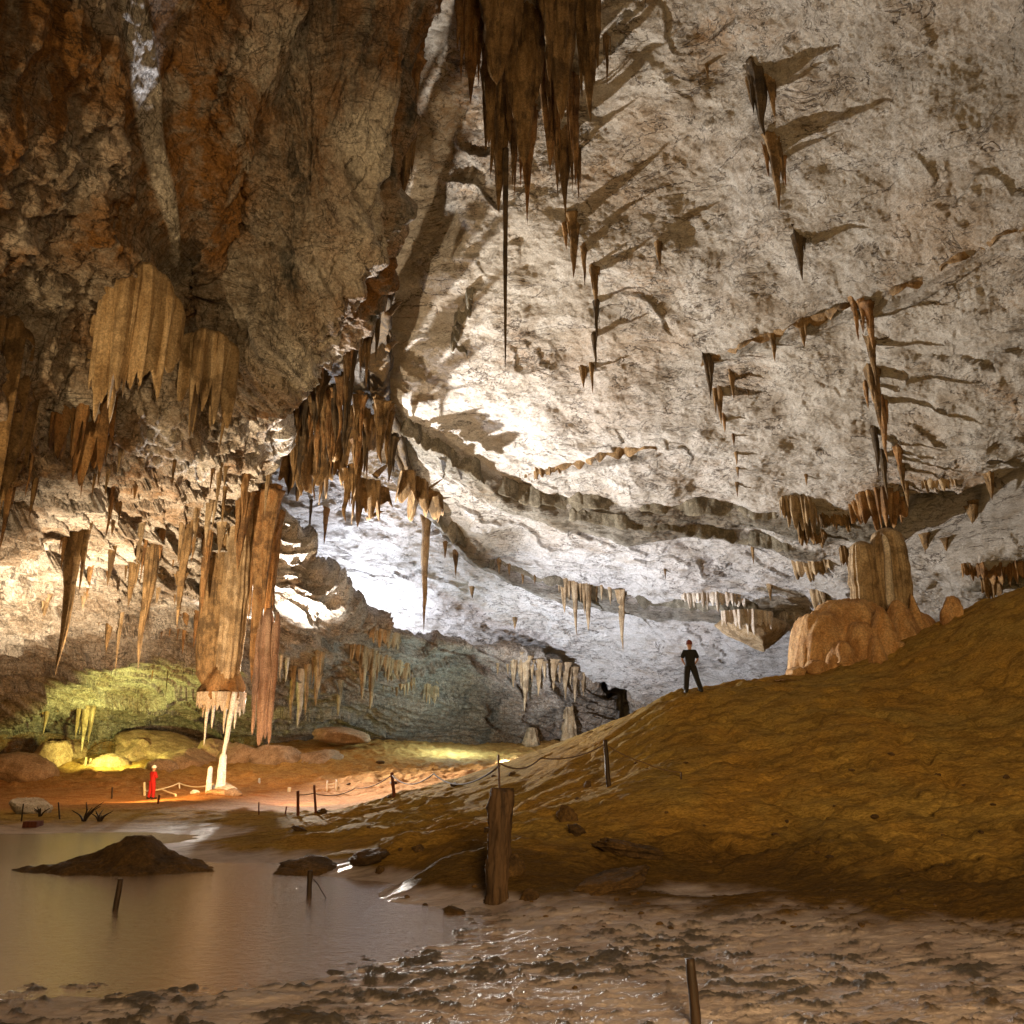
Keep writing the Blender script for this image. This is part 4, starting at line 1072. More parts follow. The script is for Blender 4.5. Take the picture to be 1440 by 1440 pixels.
for k, (pl, n_, th, lab) in enumerate([
    ([(492, 905, 930), (520, 915, 950), (550, 928, 962), (575, 938, 965)], 16, .4, 'tan fringe of stalactites over the far wall band'),
    ([(540, 950, 975), (562, 952, 985), (584, 955, 978)], 9, .35, 'thin hanging curtain in the middle of the far wall band'),
    ([(596, 965, 990), (606, 966, 1000), (616, 968, 990)], 5, .3, 'faint grey dripstone on the dim part of the far wall'),
    ([(520, 890, 906), (545, 896, 915), (565, 902, 915)], 10, .3, 'small fringe just under the curved rim of the far wall')]):
    cur_px(W_, lab, pl, n_, th, mat='tan', seed=50 + k, spike=.7, bury=.5)
G6 = 'stalactites at the mouth of the green lit passage'
for bx, by, ty, w, lab in [
    (722, 934, 968, 12, 'pale green lit stalactite, first on the passage roof'), (738, 936, 1002, 15, 'long green lit stalactite with lumps on the passage roof'), (757, 940, 980, 12, 'middle green lit stalactite on the passage roof'),
    (778, 940, 972, 12, 'short stout stalactite on the passage roof'), (795, 944, 985, 11, 'pale pointed stalactite by the dark passage mouth'), (808, 950, 990, 9, 'slim white stalactite by the dark passage mouth'), (820, 958, 980, 8, 'last small stalactite at the dark passage mouth')]:
    st_px(W_, bx, by, ty, w, lab, 'tan', G6, lumps=.35, bury=.8, ns=20)
G7 = 'small teeth along the passage roof'
for bx, by, ty, w in [(730, 935, 955, 7), (748, 938, 962, 7), (766, 940, 958, 7), (787, 942, 962, 7), (802, 947, 965, 6), (714, 934, 950, 6), (700, 936, 950, 6)]:
    st_px(W_, bx, by, ty, w, 'small pale tooth between the larger stalactites of the passage roof', 'tan', G7, bury=.6)
# yellow lit group at the far left
G8 = 'yellow lit dripstone at the far left'
for bx, by, ty, w, lab in [(121, 1008, 1060, 13, 'long yellow lit stalactite at the far left'), (129, 1008, 1046, 11, 'short yellow lit stalactite right of the long one'), (110, 1008, 1040, 11, 'short yellow lit stalactite left of the long one'), (66, 998, 1034, 13, 'brown stalactite at the far left behind the yellow group')]:
    st_px(W_, bx, by, ty, w, lab, 'tan', G8, Y=61, bury=1.5, lumps=.3)
cur_px(None, 'low brown fringe on the bedded rock at the far left', [(18, 984, 998, 60), (50, 986, 1006, 61), (80, 988, 1004, 61), (106, 990, 1002, 61.5)], 14, .4, mat='orange', seed=61, spike=.6)
# ------------------------------------------------------------------ pillar, mound and stalagmites
FG = 'flowstone on the hill top'
MY = 33.5
c0 = P(1205, 948, MY)
def lobes(name, label, items, mat, cat, org, res=0.0, dens=90, noise_amp=.12, stretch=.35, parent=None, mesh_only=False):
    """one continuous draped body: the highest of several rounded lobes over a plan grid"""
    items = [(np.array(c) - org, r, h, p) for c, r, h, p in items]
    x0 = min(c[0] - r[0] * 1.5 for c, r, h, p in items) - .2; x1 = max(c[0] + r[0] * 1.5 for c, r, h, p in items) + .2
    y0 = min(c[1] - r[1] * 1.5 for c, r, h, p in items) - .2; y1 = max(c[1] + r[1] * 1.5 for c, r, h, p in items) + .2
    X, Y = np.meshgrid(np.linspace(x0, x1, dens * 2), np.linspace(y0, y1, dens))
    Z = np.full(X.shape, -4.5)
    pq = np.stack([X.ravel(), Y.ravel(), X.ravel() * 0], 1)
    wx = (fbm(pq * 1.1 + 8, 3) * .22).reshape(X.shape); wy = (fbm(pq * 1.1 + 28, 3) * .22).reshape(X.shape)
    for c, r, h, p in items:
        d = np.sqrt(((X + wx - c[0]) / r[0]) ** 2 + ((Y + wy - c[1]) / r[1]) ** 2)
        z = c[2] + h * (1 - np.clip(d, 0, 2.2) ** p)
        k = .10
        Z = np.log(np.exp((Z) / k * 1.0).clip(1e-30, 1e300) + np.exp(np.clip(z / k, -60, 600))) * k
    keep = np.ravel(Z) > -4.2
    v = np.stack([X.ravel(), Y.ravel(), np.clip(Z, -4.5, 50).ravel()], 1)
    v[:, 2] += (ridged(v * np.array([2.2, 2.2, stretch]), 3) * .6 + fbm(v * 5, 3) * .35) * noise_amp
    fq = grid_quads(dens * 2, dens); fq = fq[keep[fq].any(1)]
    us = np.unique(fq); ren = np.zeros(len(v), int); ren[us] = np.arange(len(us))
    return tag(make_mesh(name, v[us], ren[fq], mat=M[mat], loc=org), label, cat)


mo = c0 + np.array([0, 0, -.3])
u = px_size(c0, 1)
def lp(px, py, dy=0.0): return P(px, py, MY + dy)
lobes('flowstone_mound', 'smooth orange flowstone mound on the hill crest under the broad pillar', [
    (lp(1200, 955, .8), (2.5, 2.0), lp(1200, 846, .8)[2] - lp(1200, 955, .8)[2], 3.2),
    (lp(1160, 960, .3), (1.35, 1.5), lp(1160, 866, .3)[2] - lp(1160, 960, .3)[2], 4.5),
    (lp(1215, 955, -.9), (.8, .9), 2.1, 3.0), (lp(1248, 950, -1.1), (.62, .9), 2.5, 2.6), (lp(1190, 955, -1.3), (.5, .7), 1.35, 3.0), (lp(1232, 955, -1.6), (.5, .8), 1.5, 2.6),
    (lp(1175, 955, -.9), (.6, .8), 1.2, 2.4), (lp(1205, 958, -1.4), (.55, .7), .8, 2.4),
    (lp(1272, 935, -.2), (.9, 1.1), 2.5, 2.0), (lp(1300, 925, .5), (1.2, 1.2), 1.8, 1.6),
    (lp(1292, 925, .1), (.42, .5), lp(1292, 836, .1)[2] - lp(1292, 925, .1)[2], 1.5),
    (lp(1340, 905, .8), (1.2, 1.2), .7, 1.6), (lp(1135, 965, .2), (1.1, 1.0), .9, 2.0), (lp(1160, 968, -.8), (1.5, .9), .7, 1.8)], 'mound', 'flowstone mound', mo, noise_amp=.16)
for k, (px, py, w, h) in enumerate([(1150, 945, 28, 16), (1120, 958, 22, 12), (1345, 905, 20, 34), (1185, 950, 20, 10), (1262, 936, 14, 12)]):
    B = P(px, py, MY - 1.4)
    B[2] = max(gz_at(B[0], B[1]), B[2] - .3)
    boulder(['rounded orange rock at the foot of the flowstone mound', 'low orange rock at the left toe of the flowstone mound', 'upright pinkish rock on the slope right of the flowstone mound', 'small brown rock before the flowstone mound', 'little dark rock under the right end of the flowstone mound'][k], B, (px_size(B, w) / 2 * 1.3, .5, px_size(B, h) * .8), 500 + k, 'mound', 'rock', 'rock')
PY = 34.6
pb = P(1243, 868, PY)
pil = thing('stalagmite_pillar', 'broad round topped fluted pillar standing on the orange mound', 'stalagmite', pb)
hP = P(1243, 742, PY)[2] - pb[2]
for nm, dx, w, hh, sd, dy in [('shaft', 17, 62, 1.0, 601, 0.0), ('side_lobe', -19, 50, .86, 602, .15)]:
    v, qd, tr = drip_mesh(hP * hh, px_size(pb, w) / 2, sd, blunt=.0, flutes=.05, lumps=.05, flare=.0, bury=.8, ns=110, nr=80, bend=.0, up=True, power=.16)
    a_ = np.arctan2(v[:, 1], v[:, 0]); fl = 1 + (.08 * np.abs(np.sin(a_ * 8 + sd)) + .035 * np.sin(a_ * 23)) * sstep(hP * .98, hP * .6, v[:, 2])
    fl = fl * (.80 + .22 * np.clip(v[:, 2] / hP, 0, 1))
    v[:, 0] *= fl; v[:, 1] *= fl
    v[:, 0] += px_size(pb, dx); v[:, 1] += dy
    make_mesh(nm, v, qd, tr, M['tan'], pil)
v, qd, tr = drip_mesh(hP * .88, .16, 603, blunt=.5, flare=0, bury=.1, up=True, power=.4, bend=.05)
o = make_mesh('pale_seam', v, qd, tr, M['pale'], pil); o.location = (px_size(pb, 2), -px_size(pb, 24), 0)

# white calcite column and stub beside the red clad person
CY = 50.0
cb = on_ground(310, 1108); cb = np.array([P(310, 1108, CY)[0], CY, gz_at(P(310, 1108, CY)[0], CY)])
wc = thing('white_stalagmite', 'tall bright white stalagmite tapering up to a thin column', 'stalagmite', cb)
hh = P(310, 1058, CY)[2] - cb[2]
v, qd, tr = drip_mesh(hh, px_size(cb, 13) / 2, 701, blunt=.55, flutes=.1, lumps=.15, flare=.35, bury=.2, up=True, ns=28, power=.5)
make_mesh('stalagmite_body', v, qd, tr, M['white'], wc)
ht = P(318, 988, CY)[2] - cb[2]
t = np.linspace(0, 1, 30); ln = np.stack([t * px_size(cb, 9), t * 0, hh * .9 + (ht - hh * .9 + .6) * t], 1)
v, qd, tr = tube_mesh(ln, px_size(cb, 2.6) * (1 + .5 * t), 14, .3, 7)
make_mesh('thin_column', v, qd, tr, M['white'], wc)
sb = np.array([P(293, 1111, CY - .6)[0], CY - .6, 0]); sb[2] = gz_at(sb[0], sb[1])
st = stalactite('short white stalagmite stub left of the tall white one', sb, P(293, 1077, CY - .6)[2] - sb[2], px_size(sb, 8) / 2, 'white', None, 'white_stalagmite', 'stalagmite', blunt=.7, flare=.25, up=True, power=.5, bury=.2)
for k, (px, py, w, h, mt, lab) in enumerate([(316, 1108, 34, 12, 'pale', 'pale calcite rubble heap at the foot of the tall white stalagmite'), (274, 1112, 14, 6, 'white', 'small white rock left of the white stalagmites'), (324, 1104, 10, 10, 'white', 'white broken block right of the tall white stalagmite'),
                                     (305, 1118, 30, 7, 'mound', 'flat orange rock in front of the white stalagmites'), (330, 1114, 26, 9, 'boulder', 'tan slab lying right of the white stalagmites')]):
    B = P(px, py, CY + (-.9 if k > 2 else 0.2)); B[2] = gz_at(B[0], B[1]) + .05
    boulder(lab, B, (px_size(B, w) / 2, px_size(B, w) * .4, px_size(B, h) * .7), 520 + k, mt, 'rock', 'rock')
for px, pt, pb_, w, lab, mt, Y in [(364, 1094, 1106, 4, 'tiny pale stalagmite on the orange floor right of the white ones', 'white', 55), (117, 1064, 1096, 5, 'thin yellow lit stalagmite, left of a pair at the far left', 'tan', 60), (124, 1066, 1096, 5, 'thin yellow lit stalagmite, right of a pair at the far left', 'tan', 60), (129, 1078, 1096, 4, 'short yellow lit stalagmite beside the thin pair', 'tan', 60),
                                   (53, 1072, 1092, 9, 'small brown stalagmite near the left edge rocks', 'boulder', 58), (8, 1086, 1098, 4, 'tiny pale stalagmite at the left edge of the photo', 'white', 56)]:
    B = P(px, pb_, Y); B[2] = gz_at(B[0], B[1])
    stalactite(lab, B, max(P(px, pt, Y)[2] - B[2], .3), px_size(B, w) / 2, mt, None, 'stalagmite', 'stalagmite', blunt=.5, up=True, bury=.2, power=.6)
B = P(800, 1044, 82); B[2] = gz_at(B[0], B[1])
stalactite('pale knobbly stalagmite mass at the dark passage mouth', B, P(805, 985, 82)[2] - B[2], px_size(B, 26) / 2, 'tan', None, 'stalagmite', 'stalagmite', blunt=.35, up=True, lumps=.5, bury=.5, ns=40)
B = P(748, 1046, 79); B[2] = gz_at(B[0], B[1])
stalactite('low yellowish stalagmite mound before the green lit passage wall', B, P(748, 1022, 79)[2] - B[2], px_size(B, 30) / 2, 'tan', None, 'stalagmite', 'stalagmite', blunt=.3, up=True, lumps=.5, bury=.5, ns=40)

# ------------------------------------------------------------------ boulders
BD = [
    (262, 1080, 58, 40, 62, 'big orange tan boulder behind the red clad person', 'boulder'), (226, 1090, 40, 26, 60, 'angular orange boulder left of the big tan one', 'boulder'),
    (300, 1072, 46, 40, 64, 'sloping brown boulder behind the white stalagmites', 'boulder'), (185, 1066, 44, 32, 64, 'rough yellow brown boulder at the left of the boulder pile', 'boulder'),
    (345, 1080, 60, 44, 64, 'large dim brown boulder right of the white stalagmites', 'boulder'), (235, 1054, 90, 26, 66, 'long slanting ledge boulder on top of the pile', 'boulder'),
    (150, 1085, 44, 30, 61, 'brown boulder between the yellow stalagmites and the pile', 'boulder'), (74, 1068, 26, 38, 60, 'upright green lit boulder at the far left', 'boulder'),
    (98, 1060, 30, 26, 63, 'dim boulder behind the yellow lit stalactites', 'boulder'), (22, 1092, 70, 40, 56, 'low brown boulder at the left edge', 'boulder'),
    (390, 1085, 60, 44, 63, 'brown boulder on the slope right of the white stalagmites', 'boulder'), (440, 1082, 70, 36, 64, 'low wide boulder in the brown slope', 'boulder')]
for k, (px, py, w, h, Y, lab, mt) in enumerate(BD):
    B = P(px, py, Y)
    boulder(lab, B, (px_size(B, w) * .68, px_size(B, (w + h) / 2) * .7, px_size(B, h) * .72), 540 + k, mt, rough=.07, planes=9, rot=(.2 * (-1) ** k, .25 * math.sin(k * 2.1), k * .7), group='boulders along the back wall')
B = P(480, 1037, 68)
boulder('flat pinkish slab wedged above the brown slope', B, (px_size(B, 74) / 2, 2.0, px_size(B, 24) / 2), 571, 'boulder', 'rock_slab', 'slab', rot=(0, .10, .2), planes=14)
B = on_ground(45, 1142)
boulder('pale rock on the far shore at the left edge', B + np.array([0, 0, .2]), (px_size(B, 54) / 2, .8, px_size(B, 24) / 2), 572, 'pale', 'rock', 'rock', rot=(0, .2, 0))
HR = [(827, 1107, 11, 12, 'small dark upright rock on the hill near the tilted post', 'mudrock'), (800, 1155, 22, 30, 'reddish brown rock leaning out of the hillside', 'mudrock'), (812, 1172, 34, 16, 'dark flat rock below the leaning one on the hillside', 'mudrock'),
      (880, 1198, 100, 20, 'long dark rock ledge low on the hillside', 'mudrock'), (850, 1248, 150, 26, 'broad mud coated rock bank at the water edge right of the stump', 'mudrock'), (516, 1210, 78, 20, 'dark mud block at the water edge left of the hill foot', 'mudrock'),
      (440, 1224, 110, 14, 'low dark mud bank in the water left of the hill foot', 'mudrock'), (590, 1196, 22, 10, 'small dark rock on the lower hillside', 'mudrock'), (718, 1232, 18, 40, 'small muddy stub right behind the stump', 'mudrock'),
      (640, 1285, 40, 12, 'wet stones in the water left of the stump', 'mudrock'), (745, 1265, 30, 22, 'dark wet rock right of the stump foot', 'mudrock'), (452, 1143, 16, 9, 'small dark rock between the two thin posts', 'mudrock'),
      (690, 1170, 20, 9, 'small mud lump left behind the stump', 'mudrock'), (534, 1228, 14, 14, 'little dark rock in the inlet shallows', 'mudrock'), (640, 1105, 24, 6, 'faint low lump on the hill crest', 'mudrock'),
      (420, 1168, 30, 7, 'low dark lump on the brown bank', 'mudrock')]
for k, (px, py, w, h, lab, mt) in enumerate(HR):
    B = on_ground(px, py)
    boulder(lab, B + np.array([0, .1, px_size(B, h) * .12]), (px_size(B, w) / 2, px_size(B, (w + h) / 2) * .6, px_size(B, h) * .55), 580 + k, mt, 'rock', 'rock', rough=.16, rot=(.2, .15 * (-1) ** k, k), planes=20)
rs2 = np.random.default_rng(5)
for k in range(95):
    if k < 40: px, py = rs2.uniform(560, 1440), 1262 + rs2.normal(0, 10) + 30 * rs2.uniform(0, 1)
    elif k < 55: px, py = rs2.uniform(380, 1440), rs2.uniform(1300, 1420)
    else: px, py = rs2.uniform(480, 1420), rs2.uniform(1060, 1255)
    B = on_ground(px, py)
    if B[2] < -.02: continue
    z = px_size(B, rs2.uniform(3, 10)) / 2
    boulder('small dark stone lying among others on the mud and the foot of the slope', B, (z * rs2.uniform(.9, 1.6), z, z * rs2.uniform(.5, .8)), 700 + k, 'mudrock', 'stone', 'stone', 'small stones on the mud and slope', rot=(0, 0, k), nu=20, nv=12, rough=.12, planes=10)
# mud mound that stands in the water
mc = Pz(180, 1222, 0.0); mc[2] = -.15
X, Y = np.meshgrid(np.linspace(-3.6, 3.8, 150), np.linspace(-1.7, 2.0, 90))
pq = np.stack([X.ravel(), Y.ravel(), X.ravel() * 0], 1)
wr = fbm(pq * .8, 3).reshape(X.shape) * .35
d1 = np.sqrt(((X - .25 + wr) / 1.1) ** 2 + ((Y + wr) / 1.3) ** 2); d2 = np.sqrt(((X + .2 + wr) / 3.0) ** 2 + ((Y + wr * .7) / 1.35) ** 2)
Z = fbm(pq * 1.3 + 3, 4, .6).reshape(X.shape) * .16 + .42 * np.exp(-d1 ** 2 * 1.5) + .55 * np.clip(1 - d2, -.3, 1) + (ridged(pq * np.array([.8, 1.5, 1]) + 4, 4) * .05 + fbm(pq * 3, 4, .6) * .05).reshape(X.shape)
tag(make_mesh('mud_mound', np.stack([X.ravel(), Y.ravel(), Z.ravel()], 1), grid_quads(150, 90), mat=M['mudrock'], loc=mc), 'dark peaked mud mound rising from the water at the left', 'mud mound')

# ------------------------------------------------------------------ stump, posts, ropes
Bs = Pz(697, 1276, 0.0); Bs[2] = -.05
stp = thing('tree_stump', 'thick weathered wooden stump standing at the water edge', 'stump', Bs)
hS = P(700, 1110, Bs[1])[2] - Bs[2]
t = np.linspace(-.1, 1, 60); line = np.stack([t * px_size(Bs, 8), t * 0, t * hS], 1)
v, qd, tr = tube_mesh(line, px_size(Bs, 17) * np.interp(t, [-.1, 0, .12, .5, .9, 1], [1.35, 1.15, .95, .95, 1.05, .95]), 64, .2, 3)
a_ = np.arctan2(v[:, 1], v[:, 0] - v[:, 2] / hS * px_size(Bs, 8))
gr = 1 - .10 * np.clip(np.cos(a_ * 2 + .4 + v[:, 2] * .4), 0, 1) ** 8 * 1.6 + .03 * np.sin(a_ * 17 + v[:, 2] * 1.5)
v[:, 0] *= gr; v[:, 1] *= gr
v[:, 2] += np.where(v[:, 2] > hS * .985, fbm(v[:, :3] * np.array([7, 7, 0]) + 2, 3) * .09, 0)
make_mesh('trunk', v, qd, tr, M['wood'], stp)
rd = np.array([px_size(Bs, 5), 0, hS - .1]); t = np.linspace(0, 1, 8)[:, None]
v, qd, tr = tube_mesh(np.array([[0, 0, 0]]) + t * np.array([[-px_size(Bs, 2), 0, px_size(Bs, 56)]]), px_size(Bs, 1.6), 8, .2, 2)
tag(make_mesh('iron_rod', v, qd, tr, M['iron'], loc=Bs + rd), 'thin dark iron rod standing up from the top of the stump', 'rod')
rod_top = Bs + rd + np.array([0, 0, px_size(Bs, 44)])
_, b1, t1 = post('dark wooden post leaning left on the hillside, tied to the rope', 856, 1040, 1105, 6.5, 'stake', lean_px=-5)
_, b2, t2 = post('short reddish post on the hill toe left of the stump', 554, 1086, 1120, 5, 'redwood', lean_px=-3)
_, b3, t3 = post('thin red brown post, right one of two before the bright orange floor', 444, 1104, 1144, 3.6, 'redwood', lean_px=-2)
_, b4, t4 = post('thin red brown post, left one of two before the bright orange floor', 419, 1112, 1147, 4.2, 'redwood', lean_px=0)
post('dark stake leaning right out of the water before the mud mound', 160, 1236, 1280, 8, 'stake', Y=Pz(160, 1280, 0)[1], lean_px=10, sink=.5)
post('upright dark stake in the water with a twig beside it', 435, 1224, 1262, 7.5, 'stake', Y=Pz(435, 1262, 0)[1], lean_px=1, sink=.5)
tw = Pz(447, 1245, .25)
v, qd, tr = tube_mesh(np.array([[-.10, 0, .12], [0, 0, .02], [.08, 0, -.1], [.18, .02, -.25]]), .012, 6)
tag(make_mesh('twig', v, qd, tr, M['stake'], loc=tw), 'bent twig sticking out of the water beside the upright stake', 'twig')
post('dark wet stake in the foreground mud at the bottom of the photo', 979, 1348, 1446, 15, 'stake', Y=Pz(979, 1446, 0.04)[1], lean_px=-9, sink=.4, square=False)
post('small dark red post in front of the red clad person', 222, 1118, 1130, 3, 'redwood', lean_px=2)
post('short dark stake left of the red clad person', 157, 1107, 1123, 2.4, 'stake', lean_px=1)
post('thin stake on the far shore at the left edge', 30, 1130, 1155, 2, 'stake', lean_px=3)
post('thin tilted stake right of the left edge shore stake', 84, 1128, 1152, 2, 'stake', lean_px=-2)
post('small pale stake on the orange floor right of the rubble', 364, 1128, 1146, 2, 'redwood', lean_px=0)
post('thin stake with a flat board top near the white post', 401, 1134, 1146, 2.2, 'redwood', lean_px=2)
_, wp, wt = post('short white post on the orange floor behind the thin red posts', 405, 1124, 1133, 4.5, 'whitepaint', Y=52, square=True)
# white gate like barrier: two posts and a sagging bar
gb = P(459, 1125, 52); gb[2] = gz_at(gb[0], gb[1])
br = thing('white_barrier', 'small white barrier of two posts joined by a sagging bar', 'barrier', gb)
hb = max(P(460, 1110, 52)[2] - gb[2], .6)
for dx, f in [(0, .95), (13, 1.05)]:
    v, qd, tr = tube_mesh(np.array([[px_size(gb, dx), 0, -.2], [px_size(gb, dx), 0, hb * f]]), px_size(gb, 1.1), 8)
    make_mesh('post', v, qd, tr, M['whitepaint'], br)
t = np.linspace(0, 1, 10); v, qd, tr = tube_mesh(np.stack([px_size(gb, 13) * t, t * 0 - .03, hb * (.62 + .18 * t - .25 * t * (1 - t))], 1), px_size(gb, .8), 6)
make_mesh('bar', v, qd, tr, M['whitepaint'], br)
# pale railing round the calcite
rl = []
for px, pt, pb_, w, Y, lab in [(203, 1100, 1122, 3.4, 51.5, 'pale yellow rail post left of the red clad person'), (247, 1117, 1124, 3.0, 49.6, 'short pale rail post right of the red clad person'), (252, 1101, 1115, 2.0, 53, 'thin pale rail post behind the red clad person'), (300, 1102, 1112, 2.0, 51, 'thin pale rail post beside the white stub')]:
    o, b, t_ = post(lab, px, pt, pb_, w, 'paleropes', Y=Y, name='rail_post', cat='post'); rl.append(t_)
rope('pale rope strung from the rail post behind the red clad person to the white stalagmite', [rl[0] - np.array([0, 0, .45]), rl[2], rl[3]], .035, 'paleropes', .5)
rope('pale rope sloping down from behind the red clad person to the short rail post', [rl[0] - np.array([0, 0, .5]), P(228, 1110, 51), rl[1]], .04, 'paleropes', .1)
# guide ropes of the path
rope('dark guide rope running from the stump rod to the leaning post on the hill', [rod_top, P(760, 1066, 22), t1 - np.array([0, 0, .12])], .018, 'rope', .35)
rope('dark guide rope running up from the short reddish post to the stump rod', [t2 - np.array([0, 0, .1]), P(610, 1088, 27), rod_top - np.array([0, 0, .05])], .02, 'rope', .3)
rope('dark guide rope from the thin posts to the short reddish post', [t4 - np.array([0, 0, .15]), t3 - np.array([0, 0, .3]), P(500, 1108, 40), t2 - np.array([0, 0, .1])], .02, 'rope', .3)
pg, _, tg_ = post('tiny iron pin holding the rope low on the hillside', 958, 1086, 1096, 2.2, 'iron')
rope('dark guide rope running down the hillside from the leaning post to the iron pin', [t1 - np.array([0, 0, .12]), P(905, 1072, (t1[1] + tg_[1]) / 2), tg_], .018, 'rope', .4)
# driftwood on the far shore
for k, (px, py, s, lab) in enumerate([(118, 1155, 1.0, 'tangle of dead branches standing on the far shore'), (140, 1155, .6, 'smaller dark tangle of branches right of the tall one'), (56, 1148, .5, 'forked dead branch at the left end of the far shore')]):
    B = on_ground(px, py); org = B.copy(); vs, qs, ts, off = [], [], [], 0
    r = np.random.default_rng(k)
    stem = thing('dead_branches', lab, 'branches', B)
    for j in range(7):
        a = r.uniform(-.8, .8); L = s * r.uniform(.7, 1.5)
        ln = np.array([[0, 0, -.1], [a * .3 * L, r.uniform(-.1, .1), .25 * L], [a * .9 * L, r.uniform(-.2, .2), .5 * L]])
        v, qd, tr = tube_mesh(catmull(ln, 8), np.linspace(.045, .012, 8), 6)
        make_mesh('branch', v, qd, tr, M['stake'], stem)
B = on_ground(46, 1162)
bv = np.array([[x * px_size(B, 10), y * .25, z * .22 - .03] for z in (0, 1) for y in (-1, 1) for x in (-1, 1)]) * np.array([1, 1, 1])
bv[4:] *= np.array([.97, .97, 1])
tag(make_mesh('wooden_block', bv, [(0, 2, 3, 1), (4, 5, 7, 6), (0, 1, 5, 4), (2, 6, 7, 3), (0, 4, 6, 2), (1, 3, 7, 5)], mat=M['redwood'], loc=B, smooth=False), 'low reddish wooden block lying at the far water edge', 'block')

# ------------------------------------------------------------------ people
def skin_mesh(name, joints, edges, mat, parent, root=0, levels=2):
    """joints: (x, y, z, rx, ry)"""
    me = bpy.data.meshes.new(name)
    me.from_pydata([j[:3] for j in joints], edges, [])
    ob = bpy.data.objects.new(name, me); COL.objects.link(ob)
    ob.modifiers.new('skin', 'SKIN').use_smooth_shade = True
    sv = me.skin_vertices[0].data
    for k, j in enumerate(joints):
        sv[k].radius = (j[3], j[4] if len(j) > 4 else j[3]); sv[k].use_root = (k == root)
    ob.modifiers.new('sub', 'SUBSURF').levels = levels
    dg = bpy.context.evaluated_depsgraph_get(); dg.update()
    m2 = bpy.data.meshes.new_from_object(ob.evaluated_get(dg))
    bpy.data.objects.remove(ob); bpy.data.meshes.remove(me)
    m2.name = name; m2.materials.clear(); m2.materials.append(M[mat])
    m2.polygons.foreach_set('use_smooth', np.ones(len(m2.polygons), bool))
    o = bpy.data.objects.new(name, m2); COL.objects.link(o); o.parent = parent
    return o


